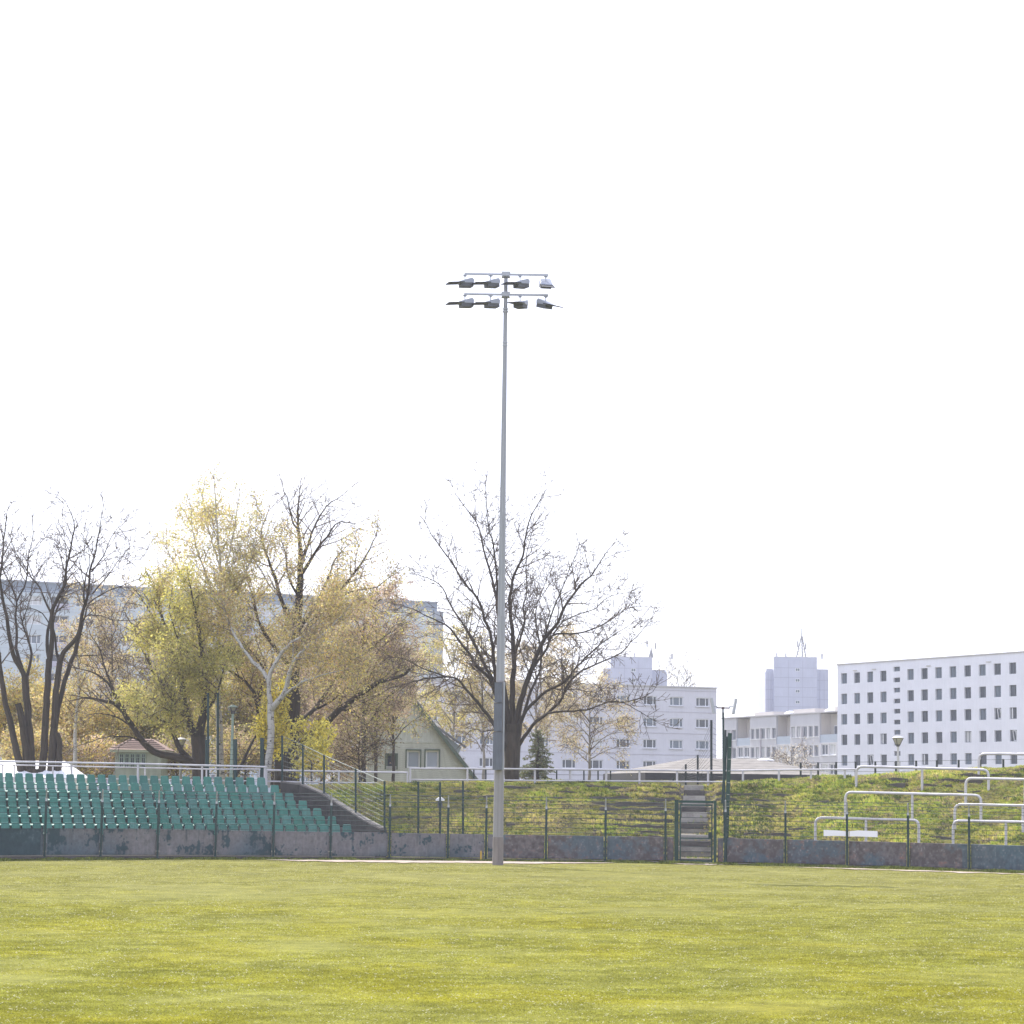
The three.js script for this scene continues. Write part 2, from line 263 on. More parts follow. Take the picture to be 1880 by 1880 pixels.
// ---------- boundary wall of painted concrete panels ----------
const POSTS = [-122, -18, 84, 187, 291, 397, 503, 608, 716, 823, 893, 1003, 1112, 1222], POSTS_R = [1332, 1442, 1555, 1667, 1779, 1892, 2005];
const wallTop = (px) => tab([[0, 1.2], [300, 1.18], [600, 1.12], [850, 1.09], [1300, 1.07], [1900, 1.03]], px);
const wallTex = tex(2048, 128, (u, v) => {
  const x = u * 46, y = v * 1.3;                         // metres along the wall and up
  const n = fbm(x * 1.6, y * 2.4, 6, 0, 131), f = fbm(x * 7, y * 7, 5, 0, 141), drip = fbm(x * 9, y * 0.7, 3, 0, 151), b = fbm(x * 0.45, 2, 3, 0, 161), g2 = fbm(x * 16, y * 11, 3, 0, 145);
  const mauve = [0.122, 0.117, 0.121], teal = [0.022, 0.042, 0.048], blue = [0.066, 0.088, 0.103], brown = [0.082, 0.069, 0.065], pink = [0.185, 0.168, 0.167], rust = [0.15, 0.075, 0.055], moss = [0.045, 0.062, 0.052];
  const mix = (a, c, t) => a.map((q, i) => lerp(q, c[i], clamp(t, 0, 1)));
  const zone = u; let c;
  const peel = n * 0.55 + f * 0.3 + g2 * 0.25;
  if (zone < 0.042) { c = mix(teal, [0.04, 0.07, 0.085], (n - 0.4) * 3); c = mix(c, blue, (peel - 0.62) * 14); }
  else if (zone < 0.47) { c = mix(mauve, pink, (drip - 0.45) * 3); c = mix(c, blue, (b - 0.5) * 3 + (0.5 - y) * 0.9); c = mix(c, [0.06, 0.07, 0.075], (drip - 0.55) * 4 * sstep(0.2, 1, y)); c = mix(c, teal, (peel - 0.57 + (y - 0.75) * 0.06 + (b - 0.5) * 0.12 + (drip - 0.5) * 0.25) * 11); c = mix(c, moss, (0.32 - y) * 1.8); }
  else { c = mix(brown, mauve, (f - 0.4) * 2); c = mix(c, blue, (fbm(x * 0.8, y, 4, 0, 171) * 0.7 + f * 0.3 - 0.47) * 8); c = mix(c, rust, (f - 0.6) * 4 * (n > 0.5 ? 1 : 0.4)); if (zone > 0.9) c = mix(c, [0.055, 0.088, 0.105], 0.7); c = mix(c, pink, (g2 - 0.7) * 5); c = mix(c, [0.04, 0.045, 0.05], (0.2 - y) * 2); }
  const k = 1.6 * (0.85 + 0.5 * (f - 0.5) + 0.3 * (g2 - 0.5)); return c.map((q) => q * k);
});
const wallMat = new THREE.MeshStandardMaterial({ map: wallTex, roughness: 0.88, bumpMap: rep(mottle, 8, 1), bumpScale: 0.006 });
const arcTo = (px) => { let s = 0; const a = F(0); let q = a; for (let x = 8; x < px; x += 8) { const p = F(x); s += p.distanceTo(q); q = p; } return px < 0 ? px * 0.021 : s; };
function wallPanel(a, b, parent) {
  const g0 = 3.0, y0 = (px) => tab([[0, 0.2], [900, 0.12], [1900, 0.09]], px);
  const g = sweep(a + g0, b - g0, 4, [[-0.035, y0], [-0.035, (p) => wallTop(p) - 0.012], [-0.022, wallTop], [0.04, wallTop], [0.04, y0]]);
  const uv = g.attributes.uv, s0 = arcTo(a); for (let i = 0; i < uv.count; i++) uv.setXY(i, clamp((s0 + uv.getX(i)) / 46, 0.001, 0.999), clamp(g.attributes.position.getY(i) / 1.3, 0.01, 0.99));
  mesh('panel', g, wallMat, parent);
}
{
  const w = thing('concrete_wall', 'low wall of peeling mauve and dark teal concrete panels left of the gate', 'wall');
  for (let i = 0; i + 1 < POSTS.length; i++) wallPanel(POSTS[i], POSTS[i + 1], w);
  wallPanel(1222, 1240, w);
  mesh('plinth', sweep(-122, 1238, 60, [[-0.12, -0.1], [-0.12, (p) => tab([[0, 0.16], [900, 0.08], [1240, 0.05]], p)], [0.3, (p) => tab([[0, 0.165], [900, 0.085], [1240, 0.055]], p)], [0.3, -0.1]]), M.concreteDark, w);
  const w2 = thing('concrete_wall', 'low wall of brown and blue-grey concrete panels right of the gate', 'wall');
  wallPanel(1315, 1331, w2); for (let i = 0; i + 1 < POSTS_R.length; i++) wallPanel(POSTS_R[i], POSTS_R[i + 1], w2);
  mesh('plinth', sweep(1317, 2005, 40, [[-0.1, -0.1], [-0.1, 0.05], [0.3, 0.055], [0.3, -0.1]]), M.concreteDark, w2);
}
// ---------- perimeter fence ----------
function towards(px, d, y) { const p = F(px, -d, y); return p; }
function perimeter(list, label, extra = []) {
  const f = thing('wire_fence', label, 'fence');
  for (const px of list) {
    const b = F(px, -0.1), h = tab([[0, 2.34], [900, 2.27], [1900, 2.2]], px), ang = Math.atan2(b.x, -b.z);
    const tip = F(px, -0.34, h + 0.4), knee = F(px, -0.1, h);
    const post = mesh('post', [bx(0.095, h - 0.1, 0.07, b.x, h / 2, b.z, -ang), bx(0.2, 0.03, 0.2, b.x, 0.03, b.z, -ang)], M.greenPaint, f);
    mesh('arm', [cyl(knee, tip, 0.038, 0.03, 6), bx(0.085, 0.12, 0.085, b.x, h - 0.03, b.z, -ang)], M.galvPlain, f);
  }
  const all = [...list, ...extra];
  for (let i = 0; i + 1 < all.length; i++) {
    const a = all[i], c = all[i + 1], parts = [];
    for (let y = 1.2; y < 2.3; y += 0.2) parts.push(cyl(F(a, -0.06, y), F(c, -0.06, y), 0.011, 0.011, 4));
    for (let k = 1; k < 12; k++) { const px = lerp(a, c, k / 12); parts.push(cyl(F(px, -0.05, 1.1), F(px, -0.05, 2.2), 0.0025, 0.0025, 3)); }
    mesh('wire_mesh', parts, M.greenWire, f);
    const st = []; for (const k of [0.3, 0.65, 1]) { const h0 = tab([[0, 2.34], [900, 2.27], [1900, 2.2]], a), h1 = tab([[0, 2.34], [900, 2.27], [1900, 2.2]], c), m = (a + c) / 2; const A = F(a, -0.1 - 0.24 * k, h0 + 0.4 * k), C = F(c, -0.1 - 0.24 * k, h1 + 0.4 * k), B = F(m, -0.1 - 0.24 * k, (h0 + h1) / 2 + 0.4 * k - 0.02); st.push(cyl(A, B, 0.012, 0.012, 4), cyl(B, C, 0.012, 0.012, 4)); }
    mesh('barbed_wire', st, M.greenWire, f);
  }
}
perimeter(POSTS, 'green wire fence with cranked barbed arms left of the gate', [1240]);
perimeter(POSTS_R, 'green wire fence with cranked barbed arms right of the gate');
{ // gate
  const g = thing('gate', 'green metal gate with horizontal bars in front of the overgrown steps', 'gate', F(1277, -0.1)), b = g.position;
  const L = F(1242, -0.1).sub(b), R = F(1313, -0.1).sub(b), H = 2.62;
  mesh('gate_post', [bx(0.16, H, 0.12, L.x, H / 2, L.z), bx(0.06, 0.06, 0.2, L.x + 0.1, 2.0, L.z)], M.greenGate, g); mesh('gate_post', bx(0.11, H - 0.02, 0.11, R.x, H / 2, R.z), M.greenGate, g);
  mesh('lintel', bx(R.x - L.x - 0.14, 0.1, 0.08, (L.x + R.x) / 2 + 0.02, H - 0.06, (L.z + R.z) / 2), M.greenGate, g);
  const x0 = L.x + 0.15, x1 = R.x - 0.12, z = (L.z + R.z) / 2, top = H - 0.17;
  const leaf = mesh('gate_frame', [bx(0.05, top - 0.08, 0.05, x0, top / 2 + 0.04, z), bx(0.05, top - 0.08, 0.05, x1, top / 2 + 0.04, z), bx(x1 - x0 - 0.05, 0.06, 0.05, (x0 + x1) / 2, top - 0.03, z), bx(x1 - x0 - 0.05, 0.06, 0.05, (x0 + x1) / 2, 0.12, z), bx(x1 - x0 - 0.05, 0.05, 0.05, (x0 + x1) / 2, 1.05, z)], M.greenGate, g);
  for (let y = 0.3; y < top - 0.1; y += 0.2) if (Math.abs(y - 1.05) > 0.06) mesh('bar', cyl(V(x0, y, z), V(x1, y, z), 0.012, 0.012, 5), M.greenWire, leaf);
  mesh('handle', [bx(0.12, 0.22, 0.09, x1 - 0.09, 1.18, z), cyl(V(x1 - 0.15, 1.2, z + 0.08), V(x1 - 0.03, 1.2, z + 0.08), 0.014, 0.014, 6)], M.greenPaint, leaf);
  mesh('sill', bx(R.x - L.x, 0.08, 0.3, (L.x + R.x) / 2, 0.02, z), M.concrete, g);
}
{ // tall leaning double post
  const b = F(1331, 0.15); const t = thing('fence_post', 'tall pair of leaning green steel posts beside the gate', 'post', b);
  const top1 = P(1340, 1346, -b.z).sub(b), top2 = P(1334, 1352, -b.z + 0.1).sub(b);
  const slab = (a, c, w, d) => { const dd = c.clone().sub(a), g = new THREE.BoxGeometry(w, dd.length(), d); g.applyQuaternion(new THREE.Quaternion().setFromUnitVectors(V(0, 1, 0), dd.clone().normalize())); g.translate((a.x + c.x) / 2, (a.y + c.y) / 2, (a.z + c.z) / 2); return g; };
  mesh('post', slab(V(0.03, 0, 0), top1, 0.16, 0.14), M.greenGate, t); mesh('post', slab(V(-0.1, 2.5, -0.08), top2, 0.11, 0.1), M.greenPaint, t);
  for (let k = 0; k < 7; k++) { const q = top1.clone().multiplyScalar(0.35 + 0.09 * k); mesh('clamp', bx(0.1, 0.03, 0.05, q.x + 0.02, q.y, q.z + 0.08), M.paleWire, t); }
}
{ // white paper banner tied to the wires in two sheets
  const mk = (px0, px1, pts, label) => {
    const g = sweep(px0, px1, 10, [[-0.105, (p) => tab(pts.map((q) => [q[0], q[2]]), p)], [-0.105, (p) => tab(pts.map((q) => [q[0], q[1]]), p)], [-0.1, (p) => tab(pts.map((q) => [q[0], q[1]]), p)], [-0.1, (p) => tab(pts.map((q) => [q[0], q[2]]), p)]]);
    return g;
  };
  const yAt = (px, py) => P(px, py, FD(px) - 0.1).y;
  const a = [[1512, yAt(1512, 1523.5), yAt(1512, 1535)], [1535, yAt(1535, 1524.5), yAt(1535, 1534.5)], [1559, yAt(1559, 1526.5), yAt(1559, 1535.5)]], b = [[1559, yAt(1559, 1526), yAt(1559, 1535.5)], [1575, yAt(1575, 1524.5), yAt(1575, 1535.5)], [1611, yAt(1611, 1526), yAt(1611, 1537)]];
  const paper = std(0.85, 0.84, 0.9, 0.7);
  const t = thing('banner', 'blank white paper banner tied to the fence below the low crush barrier', 'banner');
  mesh('sheet', mk(1512, 1558.5, a), paper, t); mesh('sheet', mk(1559.5, 1611, b), paper, t);
}
// ---------- stand with green seats ----------
const rowOff = (k) => 2.5 + 0.8 * (7 - k), rowY = (k) => 0.6 + 0.327 * (7 - k), ROWEND = [0, 489, 514, 541, 566, 593, 620, 648];
{
  const st = thing('seating_stand', 'stepped concrete stand carrying the rows of green seats', 'stand');
  for (let k = 7; k >= 1; k--) { const o = rowOff(k), y = rowY(k), e = ROWEND[k] + 42; mesh('step', sweep(-150, e, 46, [[o - 0.52, -0.05], [o - 0.52, y - 0.015], [o - 0.5, y], [o + 0.275, y], [o + 0.275, -0.05]]), M.stairStone, st); }
  mesh('front_walkway', sweep(-150, 690, 46, [[0.35, -0.05], [0.35, 0.3], [1.97, 0.3], [1.97, -0.05]]), M.concrete, st);
  mesh('top_walkway', sweep(-150, 518, 46, [[7.6, 0], [7.6, 2.58], [9.6, 2.58], [9.6, 0]]), M.concrete, st);
  // small stair between the last seats and the side wall
  for (let k = 7; k >= 1; k--) { const o = rowOff(k), y = rowY(k), e = ROWEND[k]; mesh('stair_step', sweep(e + 6, e + 40, 4, [[o - 0.9, y - 0.3], [o - 0.9, y - 0.16], [o - 0.53, y - 0.16], [o - 0.53, y - 0.3]]), M.concreteDark, st); }
  // sloping side wall and its coping
  const W = [[519, 1437, 8.4], [553, 1441, 7.6], [590, 1456, 6.0], [640, 1487, 3.9], [672, 1507, 2.3], [704, 1523.5, 0.7]].map(([px, py, o]) => P(px, py, FD(px) + o));
  const pos = [], ix = []; const T = 0.16;
  const ring = W.map((p, i) => { const q = W[Math.min(i + 1, W.length - 1)].clone().sub(W[Math.max(i - 1, 0)]); const n = V(-q.z, 0, q.x).normalize(); return [p.clone().addScaledVector(n, -T).setY(-0.1), p.clone().addScaledVector(n, -T), p.clone().addScaledVector(n, T), p.clone().addScaledVector(n, T).setY(-0.1)]; });
  const loft = (ring) => { const pos = []; const t3 = (...a) => a.forEach((p) => pos.push(p.x, p.y, p.z)); for (let i = 0; i + 1 < ring.length; i++) for (let j = 0; j < ring[i].length; j++) { const k = (j + 1) % ring[i].length, a = ring[i][j], b = ring[i + 1][j], c = ring[i + 1][k], d = ring[i][k]; t3(a, b, c); t3(a, c, d); } for (const i of [0, ring.length - 1]) { t3(ring[i][0], ring[i][1], ring[i][2]); t3(ring[i][0], ring[i][2], ring[i][3]); } const g = new THREE.BufferGeometry(); g.setAttribute('position', new THREE.Float32BufferAttribute(pos, 3)); const uv = []; for (let i = 0; i < pos.length; i += 3) uv.push(pos[i] + pos[i + 2], pos[i + 1]); g.setAttribute('uv', new THREE.Float32BufferAttribute(uv, 2)); g.computeVertexNormals(); return g; };
  mesh('side_wall', loft(ring), std(0.07, 0.066, 0.06, 0.95, { map: rep(mottle, 0.5), bumpMap: rep(mottle, 0.5), bumpScale: 0.012 }), st);
  mesh('coping', loft(ring.map((r) => [r[1].clone().add(V(0, 0.004, 0)), r[1].clone().add(V(0, 0.07, 0)), r[2].clone().add(V(0, 0.07, 0)), r[2].clone().add(V(0, 0.004, 0))])), M.stairStone, st);
}
{
  const seatMats = [[0.032, 0.185, 0.135], [0.042, 0.205, 0.155], [0.05, 0.215, 0.17], [0.034, 0.165, 0.13], [0.075, 0.225, 0.185], [0.06, 0.19, 0.16]].map(([r, g, b], i) => std(r, g, b, 0.55, { map: rep(streak, 1.6 + i * 0.2, 0.7) }));
  const curve = (g, k) => { const p = g.attributes.position; for (let i = 0; i < p.count; i++) p.setZ(i, p.getZ(i) + k * p.getX(i) ** 2); g.computeVertexNormals(); return g; };
  const sh = new THREE.Shape(); sh.moveTo(-0.175, 0.0); sh.lineTo(-0.185, 0.14); sh.lineTo(-0.165, 0.36); sh.quadraticCurveTo(-0.16, 0.4, -0.12, 0.4); sh.lineTo(0.12, 0.4); sh.quadraticCurveTo(0.16, 0.4, 0.165, 0.36); sh.lineTo(0.185, 0.14); sh.lineTo(0.175, 0.0); sh.closePath();
  const back = curve(new THREE.ExtrudeGeometry(sh, { depth: 0.02, bevelEnabled: true, bevelSize: 0.012, bevelThickness: 0.012, bevelSegments: 1, curveSegments: 3 }), 0.6); back.rotateX(-0.14); back.translate(0, 0.4, -0.2);
  const pan = new THREE.BoxGeometry(0.4, 0.035, 0.4, 4, 1, 4); { const p = pan.attributes.position; for (let i = 0; i < p.count; i++) { const x = p.getX(i), z = p.getZ(i); p.setY(i, p.getY(i) - 0.035 * (1 - (x / 0.21) ** 2) - (z > 0.15 ? 0.025 : 0)); if (z > 0.15) p.setX(i, x * 0.9); } pan.computeVertexNormals(); } pan.translate(0, 0.4, 0.01);
  const legs = merge([bx(0.05, 0.36, 0.05, -0.12, 0.18, -0.1), bx(0.05, 0.36, 0.05, 0.12, 0.18, -0.1), bx(0.34, 0.04, 0.3, 0, 0.35, 0)]);
  const proto = seatMats.map((m) => { const g = new THREE.Group(); for (const [n, ge, ma] of [['backrest', back, m], ['seat', pan, m], ['bracket', legs, M.galvPlain]]) { const q = new THREE.Mesh(ge, ma); q.name = n; q.castShadow = q.receiveShadow = true; g.add(q); } return g; });
  const r = rngOf(5), ROWS = ['', 'the topmost row', 'the second row from the top', 'the third row from the top', 'the middle row', 'the third row from the bottom', 'the second row from the bottom', 'the lowest row'];
  for (let k = 1; k <= 7; k++) {
    let px = ROWEND[k] - 8.5; const o = rowOff(k), y = rowY(k);
    for (let n = 1; px > -14; n++) {
      const p = F(px, o, y), q = F(px - 1, o, y), d = p.distanceTo(q), dir = p.clone().sub(q);
      const s = proto[Math.floor(r() * 6)].clone(); s.name = numbered('stadium_seat');
      s.position.copy(p); s.rotation.set(-0.02 + 0.04 * (r() - 0.5), Math.atan2(-dir.z, dir.x) + 0.05 * (r() - 0.5), 0.02 * (r() - 0.5)); scene.add(s);
      tag(s, `green plastic stadium seat, ${ORD[n]} from the right end of ${ROWS[k]}`, 'seat', 'green seats of the stand');
      px -= 0.495 / d;
    }
  }
}
// ---------- railings and small fences ----------
function rails(name, label, cat, spec, mat = M.whiteTube) {   // spec: lines [[px, py]...], radius; posts [px, yTop, yBottom]; all at distance D(px)
  const b = P(spec.lines[0][0][0], spec.lines[0][0][1], spec.D(spec.lines[0][0][0])); b.y = spec.y0 ?? b.y - 1;
  const t = thing(name, label, cat, b);
  spec.lines.forEach((L, i) => mesh('rail', tubePath(L.map(([x, y]) => P(x, y, spec.D(x)).sub(b)), (spec.r ?? [])[i] ?? 0.04, 8, 24), mat, t));
  for (const [px, y0, y1] of spec.posts) mesh('post', cyl(P(px, y1, spec.D(px)).sub(b), P(px, y0, spec.D(px)).sub(b), spec.pr ?? 0.045, spec.pr ?? 0.045, 8), spec.pm ?? mat, t);
  return t;
}
rails('railing', 'white tubular railing close behind the topmost row of seats', 'railing', { D: (x) => FD(x) + 8.4, lines: [[[-60, 1396.5], [0, 1398], [240, 1402], [489, 1408]]], r: [0.042], posts: [[-10, 1398, 1440], [131, 1400, 1440], [253, 1402, 1440], [371, 1405, 1443], [486, 1408, 1440]] });
rails('railing', 'thinner white railing standing a step behind the first white railing', 'railing', { D: (x) => FD(x) + 9.5, lines: [[[-60, 1403], [0, 1404], [378, 1412], [478, 1412]], [[-60, 1426], [0, 1427], [478, 1434]]], r: [0.03, 0.025], posts: [[5, 1404, 1436], [26, 1404, 1436], [97, 1406, 1436], [266, 1409.5, 1440], [379, 1412, 1440], [476, 1412, 1440]] , pr: 0.035 });
rails('railing', 'low white railing between the stand and the green gabled house', 'railing', { D: (x) => FD(x) + 9, lines: [[[489, 1414], [620, 1416.5], [748, 1418.5]], [[489, 1434.5], [620, 1437], [748, 1438.5]]], r: [0.045, 0.035], posts: [[489, 1414, 1442], [622, 1416, 1442], [748, 1418, 1443]] });
rails('railing', 'long white railing along the crest of the embankment', 'railing', { D: (x) => FD(x) + 9, lines: [[[753, 1411], [880, 1411.3], [1130, 1413.6], [1300, 1415.2], [1370, 1414.6], [1440, 1413.4], [1572, 1412.5]], [[753, 1431.5], [880, 1432.2], [1000, 1433.2], [1335, 1435.5]]], r: [0.042, 0.035], pr: 0.05, posts: [[753, 1411, 1441], [858, 1411, 1441], [982, 1412, 1441], [1047, 1412.5, 1441], [1113, 1413.3, 1442], [1174, 1414, 1442], [1243, 1414.5, 1442], [1300, 1415, 1442], [1364, 1415, 1442], [1430, 1413.5, 1440], [1489, 1413, 1438], [1551, 1412.6, 1434]] });
// crush barriers: bent tubes, legs in the turf
function barrier(label, x0, y0, x1, y1, off, legs, mids, rMul = 1) {
  const D = (x) => FD(clamp(x, 0, 2100)) + off, b = P(x0, legs[0], D(x0)); const t = thing('crush_barrier', label, 'barrier', b, 0, 'white crush barriers on the terraces');
  const c = 13, q = (x, y) => P(x, y, D(x)).sub(b);
  const pts = [q(x0, legs[0]), q(x0, y0 + c), q(x0 + 1.5, y0 + 5), q(x0 + 5, y0 + 1.5), q(x0 + c, y0), q((x0 + x1) / 2, (y0 + y1) / 2), q(x1 - c, y1), q(x1 - 5, y1 + 1.5), q(x1 - 1.5, y1 + 5), q(x1, y1 + c), q(x1, legs[1])];
  mesh('frame', tubePath(pts, 0.058 * rMul, 10, 70), M.whiteTube, t);
  for (const [x, ya, yb] of mids) mesh('leg', cyl(q(x, yb), q(x, ya), 0.055, 0.055, 8), M.whiteTube, t);
}
barrier('white crush barrier near the crest, highest of those wholly in view', 1572, 1407.5, 1815, 1413, 8.0, [1450, 1456], [[1693, 1410, 1452]]);
barrier('white crush barrier against the white building, cut off by the right edge', 1797, 1384, 2010, 1385, 9.6, [1425, 1425], [[1905, 1385, 1425]]);
barrier('white crush barrier below the crest, second highest at the right edge', 1773, 1429, 1990, 1433, 5.6, [1478, 1480], [[1882, 1431, 1480]]);
barrier('long white crush barrier across the middle of the grassy terraces', 1552, 1454.5, 1801, 1460, 4.7, [1502, 1512], [[1675, 1457, 1506]]);
barrier('white crush barrier at the right edge, behind the lowest one there', 1753, 1477, 1990, 1481, 3.5, [1522, 1527], [[1878, 1479, 1528]]);
barrier('white crush barrier standing low behind the white paper banner', 1497, 1501.5, 1687, 1505.5, 2.0, [1550, 1556], [[1590, 1503, 1553]]);
barrier('lowest white crush barrier at the right edge, just above the wall', 1750, 1507, 1985, 1511, 2.0, [1556, 1560], [[1847, 1509, 1558]]);
// green mesh fence down the side wall of the stand
{
  const S = [[518, 1350, 1438, 8.4], [556, 1367, 1446, 7.4], [595, 1386, 1460, 5.8], [653, 1411, 1497, 3.3], [706, 1434, 1524, 0.75]];
  const t = thing('stair_fence', 'green posts with pale sloping wires along the side wall of the stand', 'fence'); const at = ([px, y0, y1, o], k) => { const a = P(px, y1, FD(px) + o), b = P(px, y0, FD(px) + o); return a.lerp(b, k); };
  for (const s of S) mesh('post', cyl(at(s, -0.06), at(s, 1.0), 0.05, 0.05, 6), M.greenPaint, t);
  for (let i = 0; i + 1 < S.length; i++) { const w = []; for (let k = 0; k <= 9; k++) { const f = 0.06 + 0.93 * k / 9; w.push(cyl(at(S[i], f), at(S[i + 1], f), k === 9 ? 0.014 : 0.0065, k === 9 ? 0.014 : 0.0065, 4)); } for (let k = 1; k < 12; k++) w.push(cyl(at(S[i], 0.06).lerp(at(S[i + 1], 0.06), k / 12), at(S[i], 0.99).lerp(at(S[i + 1], 0.99), k / 12), 0.0022, 0.0022, 3)); mesh('wire_mesh', w, M.paleWire, t); }
}
function postFence(name, label, posts, wires, mat, wmat, pr = 0.05, r = 0.008) {  // posts [px, yTop, yBottom, off]
  const t = thing(name, label, 'fence'); const at = ([px, y0, y1, o], k) => P(px, y1, FD(clamp(px, 0, 1900)) + o).lerp(P(px, y0, FD(clamp(px, 0, 1900)) + o), k);
  for (const s of posts) mesh('post', cyl(at(s, -0.08), at(s, 1), s[4] ?? pr, s[4] ?? pr, 6), mat, t);
  if (wires) for (let i = 0; i + 1 < posts.length; i++) { const w = []; for (let k = 0; k < wires; k++) { const f = 0.05 + 0.93 * k / Math.max(1, wires - 1); w.push(cyl(at(posts[i], f), at(posts[i + 1], f), r, r, 4)); } mesh('wire_mesh', w, wmat, t); }
}
postFence('mesh_fence', 'green mesh fence behind the low wall, ending short of the mast', [[706, 1434, 1524, 0.85], [768, 1435, 1524, 0.85], [808, 1436, 1525, 0.85], [850, 1434, 1527, 0.85]], 10, M.greenPaint, M.greenWire);
postFence('mesh_fence', 'green mesh fence with thick posts behind the end of the topmost seats', [[380, 1358, 1432, 11, 0.09], [432, 1357, 1434, 10.2, 0.1], [481, 1355, 1436, 9.9, 0.1], [518, 1350, 1438, 9.4, 0.05]], 9, M.greenPaint, M.greenWire);
postFence('net_post', 'pair of tall thin green poles rising beside the yellow-green maple', [[382, 1272, 1435, 14, 0.06], [400, 1272, 1435, 15, 0.06]], 0, M.greenPaint, M.greenWire);
postFence('mesh_fence', 'dark mesh fence receding over the crest behind the gate', [[1332, 1340, 1440, 9.4, 0.05], [1306, 1322, 1440, 10.5, 0.06], [1281, 1386, 1442, 12, 0.05], [1259, 1403, 1442, 13.5, 0.05], [1236, 1428, 1443, 15, 0.05]], 12, M.blackPaint, M.greenWire, 0.05, 0.006);
postFence('mesh_fence', 'dark mesh fence far behind the crest in front of the white buildings', [1470, 1502, 1535, 1571, 1607, 1645, 1682, 1720, 1760, 1800, 1842, 1885, 1930].map((x) => [x, tab([[1470, 1400], [1600, 1398], [1930, 1392]], x), 1436, 22, 0.055]), 3, M.blackPaint, M.greenWire, 0.055, 0.01);
postFence('mesh_fence', 'dark thin mesh fence behind the crest under the bare tree', [[870, 1411, 1443, 17], [892, 1411, 1443, 17], [1022, 1412, 1443, 17], [1046, 1412, 1443, 17], [1072, 1412, 1443, 17], [1098, 1412, 1443, 17], [1121, 1412, 1443, 17]], 4, M.blackPaint, M.greenWire, 0.04, 0.006);
